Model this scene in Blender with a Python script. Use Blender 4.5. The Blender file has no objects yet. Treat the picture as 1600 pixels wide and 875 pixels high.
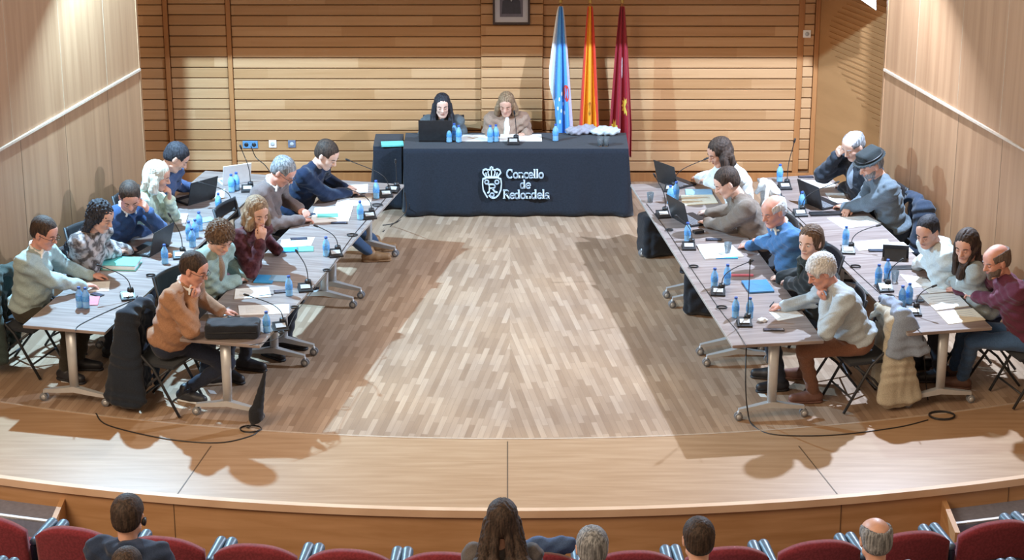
import bpy, bmesh, math, random
import numpy as np
from mathutils import Vector, Matrix
random.seed(7)
np.random.seed(7)
S = bpy.context.scene
COL = S.collection
PI = math.pi

# ------------------------------------------------------------------ camera, world, lights
CAM = Vector((0.0, -17.33, 7.63)); PITCH = math.radians(20.0); F = 3500.0
cd = bpy.data.cameras.new('camera'); cam = bpy.data.objects.new('camera', cd); COL.objects.link(cam)
cam.location = CAM; cam.rotation_euler = (PI/2 - PITCH, 0, 0)
cd.sensor_width = 36; cd.lens = F/1600*36; cd.clip_end = 200; cd.clip_start = 0.5
S.camera = cam
S.view_settings.view_transform = 'Standard'; S.view_settings.look = 'None'
S.view_settings.gamma = 1; S.view_settings.use_curve_mapping = False
S.view_settings.exposure = 0.0
w = bpy.data.worlds.new('hall_light'); S.world = w; w.use_nodes = True
w.node_tree.nodes['Background'].inputs[0].default_value = (1.0, 0.74, 0.50, 1)
w.node_tree.nodes['Background'].inputs[1].default_value = 0.54

def lamp(name, loc, energy, color, radius=0.08, kind='POINT', size=1.0, target=None, size_y=None):
    l = bpy.data.lights.new(name, kind); l.energy = energy; l.color = color
    if kind == 'AREA':
        l.shape = 'RECTANGLE'; l.size = size; l.size_y = size_y or size
    else:
        l.shadow_soft_size = radius
    if kind == 'SPOT':
        l.spot_size = math.radians(size); l.spot_blend = 0.25
    o = bpy.data.objects.new(name, l); COL.objects.link(o); o.location = loc
    if target is not None:
        o.rotation_euler = (Vector(target) - Vector(loc)).to_track_quat('-Z', 'Y').to_euler()
    return o
lamp('stage_spot_left', (-3.88, 2.97, 4.08), 2250, (0.40, 0.72, 1.0), 0.05)
lamp('stage_spot_right', (3.72, 2.97, 4.08), 1800, (0.62, 0.78, 1.0), 0.05)
lamp('hall_lamp', (-7, -8, 8.5), 1000, (1.0, 0.78, 0.56), kind='AREA', size=5, target=(0, 1, 0))

# ------------------------------------------------------------------ pixel of the photograph -> point of the place
cp, sp = math.cos(PITCH), math.sin(PITCH)
def ray(px, py):
    r = (437.5 - py)/F
    return Vector(((px - 800)/F, cp + r*sp, -sp + r*cp))
def P(px, py, z=0.0):
    d = ray(px, py); t = (z - CAM.z)/d.z
    return CAM + d*t
def PY(px, py, Y):
    d = ray(px, py); t = (Y - CAM.y)/d.y
    return CAM + d*t

# ------------------------------------------------------------------ materials
def nodes(name):
    m = bpy.data.materials.new(name); m.use_nodes = True
    nt = m.node_tree; b = nt.nodes['Principled BSDF']
    return m, nt, b
def N(nt, t, **kw):
    n = nt.nodes.new(t)
    for k, v in kw.items():
        if k.startswith('i_'):
            n.inputs[k[2:].replace('_', ' ')].default_value = v
        else:
            setattr(n, k, v)
    return n
def ramp(nt, cols, fac):
    r = nt.nodes.new('ShaderNodeValToRGB')
    e = r.color_ramp.elements
    while len(e) < len(cols): e.new(0.5)
    for i, (p, c) in enumerate(cols):
        e[i].position = p; e[i].color = (*c, 1)
    nt.links.new(fac, r.inputs[0]); return r
_mc = {}
def plain(name, col, rough=0.6, metal=0.0, var=0.12, scale=25, spec=0.5, bump=0.0, trans=0.0, alpha=1.0):
    key = (name,)
    if key in _mc: return _mc[key]
    m, nt, b = nodes(name)
    tc = N(nt, 'ShaderNodeTexCoord'); nz = N(nt, 'ShaderNodeTexNoise'); nz.inputs['Scale'].default_value = scale
    nz.inputs['Detail'].default_value = 3
    nt.links.new(tc.outputs['Object'], nz.inputs['Vector'])
    lo = [c*(1-var) for c in col]; hi = [min(1, c*(1+var)) for c in col]
    r = ramp(nt, [(0.3, lo), (0.7, hi)], nz.outputs['Fac'])
    nt.links.new(r.outputs[0], b.inputs['Base Color'])
    b.inputs['Roughness'].default_value = rough; b.inputs['Metallic'].default_value = metal
    b.inputs['Specular IOR Level'].default_value = spec
    if trans: b.inputs['Transmission Weight'].default_value = trans; b.inputs['IOR'].default_value = 1.33
    if alpha < 1: b.inputs['Alpha'].default_value = alpha
    if bump:
        bp = N(nt, 'ShaderNodeBump'); bp.inputs['Strength'].default_value = bump; bp.inputs['Distance'].default_value = 0.01
        nt.links.new(nz.outputs['Fac'], bp.inputs['Height']); nt.links.new(bp.outputs[0], b.inputs['Normal'])
    _mc[key] = m; return m
def fabric(name, col, var=0.10, scale=120, rough=0.95, second=None):
    if (name,) in _mc: return _mc[(name,)]
    m, nt, b = nodes(name)
    tc = N(nt, 'ShaderNodeTexCoord'); nz = N(nt, 'ShaderNodeTexNoise'); nz.inputs['Scale'].default_value = scale
    nt.links.new(tc.outputs['Object'], nz.inputs['Vector'])
    c2 = second or col
    r = ramp(nt, [(0.40, [c*(1-var) for c in col]), (0.60, [min(1, c*(1+var)) for c in c2])], nz.outputs['Fac'])
    nt.links.new(r.outputs[0], b.inputs['Base Color'])
    b.inputs['Roughness'].default_value = rough; b.inputs['Specular IOR Level'].default_value = 0.15
    b.inputs['Sheen Weight'].default_value = 0.15
    bp = N(nt, 'ShaderNodeBump'); bp.inputs['Strength'].default_value = 0.25; bp.inputs['Distance'].default_value = 0.004
    nt.links.new(nz.outputs['Fac'], bp.inputs['Height']); nt.links.new(bp.outputs[0], b.inputs['Normal'])
    _mc[(name,)] = m; return m
def hairmat(name, dark, light):
    if (name,) in _mc: return _mc[(name,)]
    m, nt, b = nodes(name)
    tc = N(nt, 'ShaderNodeTexCoord'); mp = N(nt, 'ShaderNodeMapping'); mp.inputs['Scale'].default_value = (90, 90, 9)
    nz = N(nt, 'ShaderNodeTexNoise'); nz.inputs['Scale'].default_value = 1.0; nz.inputs['Detail'].default_value = 2
    nt.links.new(tc.outputs['Object'], mp.inputs[0]); nt.links.new(mp.outputs[0], nz.inputs['Vector'])
    r = ramp(nt, [(0.38, dark), (0.62, light)], nz.outputs['Fac'])
    nt.links.new(r.outputs[0], b.inputs['Base Color']); b.inputs['Roughness'].default_value = 0.7; b.inputs['Specular IOR Level'].default_value = 0.3
    bp = N(nt, 'ShaderNodeBump'); bp.inputs['Strength'].default_value = 0.5; bp.inputs['Distance'].default_value = 0.006
    nt.links.new(nz.outputs['Fac'], bp.inputs['Height']); nt.links.new(bp.outputs[0], b.inputs['Normal'])
    _mc[(name,)] = m; return m
def woodmat(name, cols, scale=(1, 1, 12), rough=0.5, board=None, spec=0.3, coords='Object', bumps=0.05):
    """streaky grain (stretched noise); board=(axis, pitch) gives every board its own tone"""
    m, nt, b = nodes(name)
    tc = N(nt, 'ShaderNodeTexCoord'); mp = N(nt, 'ShaderNodeMapping'); mp.inputs['Scale'].default_value = scale
    nz = N(nt, 'ShaderNodeTexNoise'); nz.inputs['Scale'].default_value = 1.0; nz.inputs['Detail'].default_value = 5
    nz.inputs['Distortion'].default_value = 0.4
    nt.links.new(tc.outputs[coords], mp.inputs[0])
    src = nz.outputs['Fac']
    nt.links.new(mp.outputs[0], nz.inputs['Vector'])
    if board:
        ax, pitch, seg = board
        sx = N(nt, 'ShaderNodeSeparateXYZ'); nt.links.new(tc.outputs[coords], sx.inputs[0])
        dv = N(nt, 'ShaderNodeMath', operation='DIVIDE'); nt.links.new(sx.outputs[ax], dv.inputs[0]); dv.inputs[1].default_value = pitch
        fl = N(nt, 'ShaderNodeMath', operation='FLOOR'); nt.links.new(dv.outputs[0], fl.inputs[0])
        d2 = N(nt, 'ShaderNodeMath', operation='MULTIPLY_ADD'); nt.links.new(fl.outputs[0], d2.inputs[0]); d2.inputs[1].default_value = 0.37
        oth = {2: 0, 0: 2, 1: 0}[ax]
        dx = N(nt, 'ShaderNodeMath', operation='DIVIDE'); nt.links.new(sx.outputs[oth], dx.inputs[0]); dx.inputs[1].default_value = seg
        nt.links.new(dx.outputs[0], d2.inputs[2])
        f2 = N(nt, 'ShaderNodeMath', operation='FLOOR'); nt.links.new(d2.outputs[0], f2.inputs[0])
        cb = N(nt, 'ShaderNodeCombineXYZ'); nt.links.new(fl.outputs[0], cb.inputs[0]); nt.links.new(f2.outputs[0], cb.inputs[1])
        wn = N(nt, 'ShaderNodeTexWhiteNoise'); wn.noise_dimensions = '3D'; nt.links.new(cb.outputs[0], wn.inputs['Vector'])
        mx = N(nt, 'ShaderNodeMix'); mx.inputs[0].default_value = 0.5
        nt.links.new(nz.outputs['Fac'], mx.inputs[2]); nt.links.new(wn.outputs['Value'], mx.inputs[3])
        src = mx.outputs[0]
    k = len(cols)
    r = ramp(nt, [(0.3 + 0.4*i/(k-1), c) for i, c in enumerate(cols)], src)
    nt.links.new(r.outputs[0], b.inputs['Base Color'])
    b.inputs['Roughness'].default_value = rough; b.inputs['Specular IOR Level'].default_value = spec
    bp = N(nt, 'ShaderNodeBump'); bp.inputs['Strength'].default_value = bumps; bp.inputs['Distance'].default_value = 0.01
    nt.links.new(nz.outputs['Fac'], bp.inputs['Height']); nt.links.new(bp.outputs[0], b.inputs['Normal'])
    return m
def parquet():
    """two fields of narrow strips, laid fan-wise either side of the centre line"""
    m, nt, b = nodes('parquet')
    tc = N(nt, 'ShaderNodeTexCoord'); sx = N(nt, 'ShaderNodeSeparateXYZ'); nt.links.new(tc.outputs['Object'], sx.inputs[0])
    gt = N(nt, 'ShaderNodeMath', operation='GREATER_THAN'); nt.links.new(sx.outputs[0], gt.inputs[0]); gt.inputs[1].default_value = -0.02
    outs = []
    for a in (1, -1):
        mp = N(nt, 'ShaderNodeMapping'); mp.inputs['Rotation'].default_value = (0, 0, a*0.15 + PI/2)
        nt.links.new(tc.outputs['Object'], mp.inputs[0])
        outs.append(mp.outputs[0])
    mv = N(nt, 'ShaderNodeMix', data_type='VECTOR')
    nt.links.new(gt.outputs[0], mv.inputs[0]); nt.links.new(outs[0], mv.inputs[4]); nt.links.new(outs[1], mv.inputs[5])
    br = N(nt, 'ShaderNodeTexBrick'); nt.links.new(mv.outputs[1], br.inputs['Vector'])
    br.offset = 0.37; br.offset_frequency = 2; br.squash = 1.0
    br.inputs['Scale'].default_value = 1.0; br.inputs['Brick Width'].default_value = 0.40; br.inputs['Row Height'].default_value = 0.052
    br.inputs['Mortar Size'].default_value = 0.0010; br.inputs['Mortar Smooth'].default_value = 0.2
    br.inputs['Color1'].default_value = (0, 0, 0, 1); br.inputs['Color2'].default_value = (1, 1, 1, 1); br.inputs['Mortar'].default_value = (0, 0, 0, 1)
    mp2 = N(nt, 'ShaderNodeMapping'); mp2.inputs['Scale'].default_value = (3, 45, 1); nt.links.new(mv.outputs[1], mp2.inputs[0])
    nz = N(nt, 'ShaderNodeTexNoise'); nz.inputs['Scale'].default_value = 1; nt.links.new(mp2.outputs[0], nz.inputs['Vector'])
    mx = N(nt, 'ShaderNodeMix'); mx.inputs[0].default_value = 0.35
    nt.links.new(br.outputs['Color'], mx.inputs[2]); nt.links.new(nz.outputs['Fac'], mx.inputs[3])
    r = ramp(nt, [(0.05, (0.27, 0.175, 0.115)), (0.4, (0.35, 0.24, 0.165)), (0.7, (0.42, 0.30, 0.215)), (0.95, (0.52, 0.39, 0.29))], mx.outputs[0])
    # large scale wear
    n2 = N(nt, 'ShaderNodeTexNoise'); n2.inputs['Scale'].default_value = 0.8; n2.inputs['Detail'].default_value = 4
    nt.links.new(tc.outputs['Object'], n2.inputs['Vector'])
    r2 = ramp(nt, [(0.35, (0.86, 0.86, 0.88)), (0.65, (1.1, 1.06, 1.0))], n2.outputs['Fac'])
    mu = N(nt, 'ShaderNodeMix', data_type='RGBA', blend_type='MULTIPLY'); mu.inputs[0].default_value = 1
    nt.links.new(r.outputs[0], mu.inputs[6]); nt.links.new(r2.outputs[0], mu.inputs[7])
    m3 = N(nt, 'ShaderNodeMix', data_type='RGBA'); nt.links.new(br.outputs['Fac'], m3.inputs[0])
    nt.links.new(mu.outputs[2], m3.inputs[6]); m3.inputs[7].default_value = (0.20, 0.13, 0.09, 1)
    nt.links.new(m3.outputs[2], b.inputs['Base Color'])
    b.inputs['Roughness'].default_value = 0.42; b.inputs['Specular IOR Level'].default_value = 0.35
    return m
M = {}
M['parquet'] = parquet()
M['apron'] = woodmat('apron_veneer', [(0.36, 0.215, 0.115), (0.41, 0.255, 0.145), (0.46, 0.30, 0.18)], (1.6, 20, 1), 0.40, spec=0.6)
M['fascia'] = woodmat('fascia_veneer', [(0.42, 0.225, 0.10), (0.48, 0.27, 0.13), (0.54, 0.31, 0.16)], (1.5, 1.5, 14), 0.5)
M['nosing'] = woodmat('nosing_oak', [(0.62, 0.42, 0.28), (0.74, 0.54, 0.38)], (2, 2, 2), 0.4)
M['slat'] = woodmat('slat_oak', [(0.41, 0.215, 0.095), (0.47, 0.26, 0.125), (0.53, 0.31, 0.16)], (1.0, 1.0, 22), 0.45, board=(2, 0.12, 1.6))
M['slat_dark'] = plain('slat_recess', (0.26, 0.14, 0.07), 0.7)
M['post'] = woodmat('post_wood', [(0.34, 0.14, 0.05), (0.42, 0.19, 0.07)], (20, 20, 1), 0.5)
M['panel'] = woodmat('wall_veneer', [(0.29, 0.155, 0.082), (0.335, 0.185, 0.100), (0.38, 0.215, 0.118)], (14, 14, 0.5), 0.42, spec=0.4)
M['trim'] = plain('trim_pale_wood', (0.50, 0.39, 0.30), 0.4)
M['seam'] = plain('seam_line', (0.38, 0.28, 0.19), 0.5)
M['seam2'] = plain('seam_brown', (0.15, 0.09, 0.05), 0.6)
M['seam_dark'] = plain('seam_dark', (0.12, 0.07, 0.035), 0.6)
M['perf'] = woodmat('side_panel_wood', [(0.33, 0.17, 0.07), (0.38, 0.20, 0.085)], (1, 1, 8), 0.5)
M['white'] = plain('white_paint', (0.80, 0.80, 0.80), 0.5, var=0.03)
M['hallfloor'] = plain('hall_carpet', (0.16, 0.09, 0.06), 0.9, bump=0.2)
M['ttop'] = woodmat('table_laminate', [(0.18, 0.140, 0.132), (0.255, 0.208, 0.195), (0.33, 0.28, 0.262)], (30, 1.6, 3), 0.36, spec=0.5)
M['tedge'] = plain('table_edge', (0.36, 0.33, 0.31), 0.5)
M['steel'] = plain('silver_paint', (0.56, 0.58, 0.60), 0.38, metal=0.35, var=0.03)
M['caster'] = plain('caster_grey', (0.20, 0.21, 0.23), 0.5)
M['black'] = plain('black_plastic', (0.018, 0.019, 0.022), 0.42, var=0.2)
M['blackfab'] = fabric('black_fabric', (0.020, 0.022, 0.028))
M['cloth'] = fabric('tablecloth_black', (0.016, 0.020, 0.030), scale=60)
M['screen'] = plain('laptop_screen', (0.05, 0.07, 0.10), 0.2, var=0.1)
M['paper'] = plain('paper', (0.80, 0.82, 0.82), 0.7, var=0.02)
M['ink'] = plain('print_grey', (0.42, 0.44, 0.47), 0.8)
M['bottle'] = plain('bottle_blue', (0.30, 0.62, 0.98), 0.12, var=0.15, trans=0.35)
M['blabel'] = plain('bottle_label', (0.10, 0.34, 0.85), 0.5, var=0.4, scale=120)
M['bcap'] = plain('bottle_cap', (0.03, 0.09, 0.35), 0.4)
M['glass'] = plain('clear_glass', (0.75, 0.85, 0.92), 0.05, var=0.02, trans=0.9)
M['gold'] = plain('brass', (0.55, 0.38, 0.12), 0.3, metal=0.8)
M['redseat'] = fabric('seat_red', (0.19, 0.028, 0.038), var=0.15, scale=60)
M['seatshell'] = plain('seat_shell', (0.035, 0.045, 0.075), 0.35)
M['armpad'] = plain('armrest_pad', (0.085, 0.14, 0.21), 0.4)
M['skin'] = plain('skin', (0.60, 0.335, 0.245), 0.5, var=0.07, scale=30)
M['skin2'] = plain('skin_rosy', (0.62, 0.31, 0.235), 0.5, var=0.08, scale=30)
M['skin3'] = plain('skin_pale', (0.66, 0.42, 0.33), 0.5, var=0.06, scale=30)
M['eye'] = plain('eye_dark', (0.03, 0.02, 0.018), 0.2)
M['eyewhite'] = plain('eye_white', (0.75, 0.73, 0.70), 0.3, var=0.02)
M['lip'] = plain('lip', (0.42, 0.14, 0.12), 0.5)

# ------------------------------------------------------------------ object helpers
def tag(o, label=None, cat=None, group=None, kind=None):
    if label: o['label'] = label
    if cat: o['category'] = cat
    if group: o['group'] = group
    if kind: o['kind'] = kind
    return o
def empty(name, loc=(0, 0, 0), rz=0, label=None, cat=None, group=None):
    o = bpy.data.objects.new(name, None); COL.objects.link(o); o.empty_display_size = 0.1
    o.location = loc; o.rotation_euler = (0, 0, rz)
    return tag(o, label, cat, group)
class MB:
    """collects shapes into one mesh"""
    def __init__(s): s.bm = bmesh.new(); s.mi = 0; s.mats = []
    def _m(s, geom_faces):
        for f in geom_faces: f.material_index = s.mi
    def mat(s, m):
        if m not in s.mats: s.mats.append(m)
        s.mi = s.mats.index(m); return s
    def box(s, c, size, rot=None, bevel=0.0, seg=2):
        r = bmesh.ops.create_cube(s.bm, size=1.0)
        vs = r['verts']
        mt = Matrix.Translation(Vector(c)) @ (rot.to_4x4() if rot is not None else Matrix.Identity(4)) @ Matrix.Diagonal((*size, 1))
        bmesh.ops.transform(s.bm, matrix=mt, verts=vs)
        fs = set(f for v in vs for f in v.link_faces)
        s._m(fs)
        if bevel:
            es = list(set(e for v in vs for e in v.link_edges))
            rr = bmesh.ops.bevel(s.bm, geom=es, offset=bevel, segments=seg, affect='EDGES', profile=0.6)
            s._m(rr['faces'])
        return s
    def tube(s, pts, r, n=8, cap=True, closed=False):
        pts = [Vector(p) for p in pts]
        rs = r if isinstance(r, (list, tuple)) else [r]*len(pts)
        rings = []
        up = None
        L = len(pts)
        for i, p in enumerate(pts):
            a = pts[(i-1) % L] if (i > 0 or closed) else p
            b = pts[(i+1) % L] if (i < L-1 or closed) else p
            t = (b - a).normalized()
            if up is None:
                up = Vector((0, 0, 1)) if abs(t.z) < 0.9 else Vector((1, 0, 0))
            x = t.cross(up)
            if x.length < 1e-5: x = t.orthogonal()
            x.normalize(); y = x.cross(t).normalized(); up = y
            rings.append([s.bm.verts.new(p + (x*math.cos(2*PI*k/n) + y*math.sin(2*PI*k/n))*rs[i]) for k in range(n)])
        m = L if closed else L-1
        for i in range(m):
            A, B = rings[i], rings[(i+1) % L]
            for k in range(n):
                f = s.bm.faces.new((A[k], A[(k+1) % n], B[(k+1) % n], B[k])); f.material_index = s.mi; f.smooth = True
        if cap and not closed:
            for R_ in (rings[0], rings[-1]):
                try:
                    f = s.bm.faces.new(R_); f.material_index = s.mi
                except ValueError: pass
        return s
    def lathe(s, prof, c=(0, 0, 0), n=16, rot=None, smooth=True):
        c = Vector(c); rings = []
        for (r, z) in prof:
            ring = []
            for k in range(n):
                v = Vector((r*math.cos(2*PI*k/n), r*math.sin(2*PI*k/n), z))
                if rot is not None: v = rot @ v
                ring.append(s.bm.verts.new(c + v))
            rings.append(ring)
        for A, B in zip(rings, rings[1:]):
            for k in range(n):
                f = s.bm.faces.new((A[k], A[(k+1) % n], B[(k+1) % n], B[k])); f.material_index = s.mi; f.smooth = smooth
        for R_ in (rings[0], rings[-1]):
            f = s.bm.faces.new(R_); f.material_index = s.mi
        return s
    def poly(s, pts, smooth=False):
        f = s.bm.faces.new([s.bm.verts.new(Vector(p)) for p in pts]); f.material_index = s.mi; f.smooth = smooth; return s
    def prism(s, pts, d):
        """closed polygon pts extruded by vector d"""
        d = Vector(d); A = [s.bm.verts.new(Vector(p)) for p in pts]; B = [s.bm.verts.new(Vector(p) + d) for p in pts]
        n = len(pts)
        fs = [s.bm.faces.new(A), s.bm.faces.new(B[::-1])]
        for k in range(n): fs.append(s.bm.faces.new((A[k], B[k], B[(k+1) % n], A[(k+1) % n])))
        s._m(fs); return s
    def grid(s, fn, nu, nv, matfn=None, smooth=True):
        V = [[s.bm.verts.new(Vector(fn(i/nu, j/nv))) for j in range(nv+1)] for i in range(nu+1)]
        for i in range(nu):
            for j in range(nv):
                f = s.bm.faces.new((V[i][j], V[i+1][j], V[i+1][j+1], V[i][j+1])); f.smooth = smooth
                f.material_index = matfn((i+.5)/nu, (j+.5)/nv) if matfn else s.mi
        return s
    def build(s, name, m=None, parent=None, normals=True, solid=0.0):
        if normals: bmesh.ops.recalc_face_normals(s.bm, faces=s.bm.faces[:])
        me = bpy.data.meshes.new(name); s.bm.to_mesh(me); s.bm.free()
        for x in (s.mats or [m]): me.materials.append(x)
        o = bpy.data.objects.new(name, me); COL.objects.link(o)
        if parent: o.parent = parent
        if solid:
            md = o.modifiers.new('thickness', 'SOLIDIFY'); md.thickness = solid; md.offset = 0
        return o
def copy_tree(o, parent=None):
    c = o.copy(); COL.objects.link(c); c.parent = parent
    for ch in list(o.children): copy_tree(ch, c)
    return c
def rotz(a): return Matrix.Rotation(a, 3, 'Z')

# ------------------------------------------------------------------ implicit surfaces (bodies, clothes, hair, soft things)
class SDF:
    def __init__(s): s.p = []
    def cap(s, a, b, ra, rb=None, k=0.02):
        s.p.append(('c', np.array(a, float), np.array(b, float), ra, ra if rb is None else rb, k)); return s
    def ell(s, c, r, R=None, k=0.02, op='+'):
        s.p.append(('e', np.array(c, float), np.array(r, float), np.eye(3) if R is None else np.array(R, float), k, op)); return s
    def rbox(s, c, half, rnd, R=None, k=0.02, op='+'):
        s.p.append(('b', np.array(c, float), np.array(half, float), rnd, np.eye(3) if R is None else np.array(R, float), k, op)); return s
    def plane(s, pt, n, k=0.004):   # keeps the side n points to
        n = np.array(n, float); n /= np.linalg.norm(n)
        s.p.append(('p', np.array(pt, float), n, k)); return s
    def bounds(s):
        lo = np.full(3, 9.0); hi = np.full(3, -9.0)
        for q in s.p:
            if q[0] == 'c':
                r = max(q[3], q[4])
                lo = np.minimum(lo, np.minimum(q[1], q[2]) - r); hi = np.maximum(hi, np.maximum(q[1], q[2]) + r)
            elif q[0] == 'e' and q[5] == '+':
                e = np.abs(q[3]) @ q[2]; lo = np.minimum(lo, q[1]-e); hi = np.maximum(hi, q[1]+e)
            elif q[0] == 'b' and q[6] == '+':
                e = np.abs(q[4]) @ (q[2] + q[3]); lo = np.minimum(lo, q[1]-e); hi = np.maximum(hi, q[1]+e)
        return lo, hi
    def mesh(s, h, noise=None):
        lo, hi = s.bounds(); pad = 0.03 + 2*h
        lo = lo - pad; hi = hi + pad
        n = np.ceil((hi - lo)/h).astype(int) + 1
        ax = [lo[i] + h*np.arange(n[i]) for i in range(3)]
        Fd = np.full(n, 0.5, np.float32)
        for q in s.p:
            t = q[0]
            if t == 'p':
                d = -((ax[0][:, None, None]-q[1][0])*q[2][0] + (ax[1][None, :, None]-q[1][1])*q[2][1] + (ax[2][None, None, :]-q[1][2])*q[2][2])
                Fd = np.maximum(Fd, d.astype(np.float32)); continue
            if t == 'c':
                k = q[5]; m = max(q[3], q[4]) + k + 3*h; a_, b_ = np.minimum(q[1], q[2])-m, np.maximum(q[1], q[2])+m
            elif t == 'e':
                k = q[4]; e = np.abs(q[3]) @ q[2] + k + 3*h; a_, b_ = q[1]-e, q[1]+e
            else:
                k = q[5]; e = np.abs(q[4]) @ (q[2]+q[3]) + k + 3*h; a_, b_ = q[1]-e, q[1]+e
            i0 = np.maximum(0, np.floor((a_-lo)/h).astype(int)); i1 = np.minimum(n, np.ceil((b_-lo)/h).astype(int)+1)
            if (i1 <= i0).any(): continue
            sl = tuple(slice(i0[i], i1[i]) for i in range(3))
            X = ax[0][sl[0]][:, None, None].astype(np.float32); Y = ax[1][sl[1]][None, :, None].astype(np.float32); Z = ax[2][sl[2]][None, None, :].astype(np.float32)
            if t == 'c':
                a, b = q[1], q[2]; ba = b - a; L2 = float(ba @ ba) + 1e-9
                u = np.clip(((X-a[0])*ba[0] + (Y-a[1])*ba[1] + (Z-a[2])*ba[2])/L2, 0, 1)
                d = np.sqrt((X-a[0]-u*ba[0])**2 + (Y-a[1]-u*ba[1])**2 + (Z-a[2]-u*ba[2])**2) - (q[3] + (q[4]-q[3])*u); op = '+'
            else:
                c = q[1]; R = q[3] if t == 'e' else q[4]
                dx, dy, dz = X-c[0], Y-c[1], Z-c[2]
                l = [dx*R[0][i] + dy*R[1][i] + dz*R[2][i] for i in range(3)]
                if t == 'e':
                    r = q[2]; op = q[5]
                    k0 = np.sqrt((l[0]/r[0])**2 + (l[1]/r[1])**2 + (l[2]/r[2])**2)
                    k1 = np.sqrt((l[0]/r[0]**2)**2 + (l[1]/r[1]**2)**2 + (l[2]/r[2]**2)**2) + 1e-6
                    d = k0*(k0-1)/k1
                else:
                    hf = q[2]; op = q[6]
                    e_ = [np.abs(l[i]) - hf[i] for i in range(3)]
                    d = np.sqrt(np.maximum(e_[0], 0)**2 + np.maximum(e_[1], 0)**2 + np.maximum(e_[2], 0)**2) + np.minimum(np.maximum(np.maximum(e_[0], e_[1]), e_[2]), 0) - q[3]
            f0 = Fd[sl]
            if op == '+':
                hh = np.clip(0.5 + 0.5*(f0 - d)/k, 0, 1); Fd[sl] = f0 + (d - f0)*hh - k*hh*(1-hh)
            else:
                d = -d
                hh = np.clip(0.5 - 0.5*(f0 - d)/k, 0, 1); Fd[sl] = f0 + (d - f0)*hh + k*hh*(1-hh)
        if noise is not None:
            Fd += noise(ax[0][:, None, None], ax[1][None, :, None], ax[2][None, None, :]).astype(np.float32)
        Fd[0] = Fd[-1] = 1; Fd[:, 0] = Fd[:, -1] = 1; Fd[:, :, 0] = Fd[:, :, -1] = 1
        return surface_nets(Fd, lo, h)
def surface_nets(Fd, lo, h):
    ins = Fd < 0
    c = [ins[i:ins.shape[0]-1+i, j:ins.shape[1]-1+j, k:ins.shape[2]-1+k] for i in (0, 1) for j in (0, 1) for k in (0, 1)]
    cnt = sum(x.astype(np.int8) for x in c)
    mix = (cnt > 0) & (cnt < 8)
    I, J, K = np.nonzero(mix)
    corners = [(i, j, k) for i in (0, 1) for j in (0, 1) for k in (0, 1)]
    fv = {q: Fd[I+q[0], J+q[1], K+q[2]] for q in corners}
    acc = np.zeros((len(I), 3)); num = np.zeros(len(I))
    for a in corners:
        for d in range(3):
            if a[d] == 0:
                b = list(a); b[d] = 1; b = tuple(b)
                fa, fb = fv[a], fv[b]; cr = (fa < 0) != (fb < 0)
                t = np.where(cr, fa/np.where(cr, fa-fb, 1), 0)
                p = np.array(a, float)[None, :].repeat(len(I), 0); p[:, d] += t
                acc += p*cr[:, None]; num += cr
    V = (np.stack([I, J, K], 1) + acc/num[:, None])*h + lo
    idx = np.full(mix.shape, -1, np.int64); idx[I, J, K] = np.arange(len(I))
    faces = []
    for d in range(3):
        s0 = [slice(None)]*3; s1 = [slice(None)]*3; s0[d] = slice(0, -1); s1[d] = slice(1, None)
        A, B = ins[tuple(s0)], ins[tuple(s1)]
        cr = A != B
        i, j, k = np.nonzero(cr); q = [i, j, k]
        e, f = (d+1) % 3, (d+2) % 3
        ok = (q[e] > 0) & (q[f] > 0) & (q[e] < ins.shape[e]-1) & (q[f] < ins.shape[f]-1)
        q = [x[ok] for x in q]; flip = A[cr][ok]
        def cell(de, df):
            g = list(q); g[e] = q[e]-de; g[f] = q[f]-df; return idx[g[0], g[1], g[2]]
        quad = np.stack([cell(1, 1), cell(0, 1), cell(0, 0), cell(1, 0)], 1)
        quad[~flip] = quad[~flip][:, ::-1]
        faces.append(quad)
    Fc = np.concatenate(faces)
    return V, Fc
def mesh_obj(name, V, Fc, m, parent=None, relax=1):
    me = bpy.data.meshes.new(name)
    n, f = len(V), len(Fc)
    if relax:
        for _ in range(relax):
            acc = np.zeros_like(V); cn = np.zeros(n)
            for a in range(4):
                u, v = Fc[:, a], Fc[:, (a+1) % 4]
                for dd in range(3):
                    acc[:, dd] += np.bincount(u, V[v, dd], n) + np.bincount(v, V[u, dd], n)
                cn += np.bincount(u, minlength=n) + np.bincount(v, minlength=n)
            V = 0.5*V + 0.5*acc/np.maximum(cn, 1)[:, None]
    me.vertices.add(n); me.vertices.foreach_set('co', V.astype(np.float32).ravel())
    me.loops.add(4*f); me.loops.foreach_set('vertex_index', Fc.astype(np.int32).ravel())
    me.polygons.add(f); me.polygons.foreach_set('loop_start', np.arange(0, 4*f, 4, dtype=np.int32))
    me.update(calc_edges=True); me.validate()
    me.polygons.foreach_set('use_smooth', np.ones(len(me.polygons), bool))
    if isinstance(m, list):
        for x in m: me.materials.append(x)
    else: me.materials.append(m)
    o = bpy.data.objects.new(name, me); COL.objects.link(o)
    if parent: o.parent = parent
    return o
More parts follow.
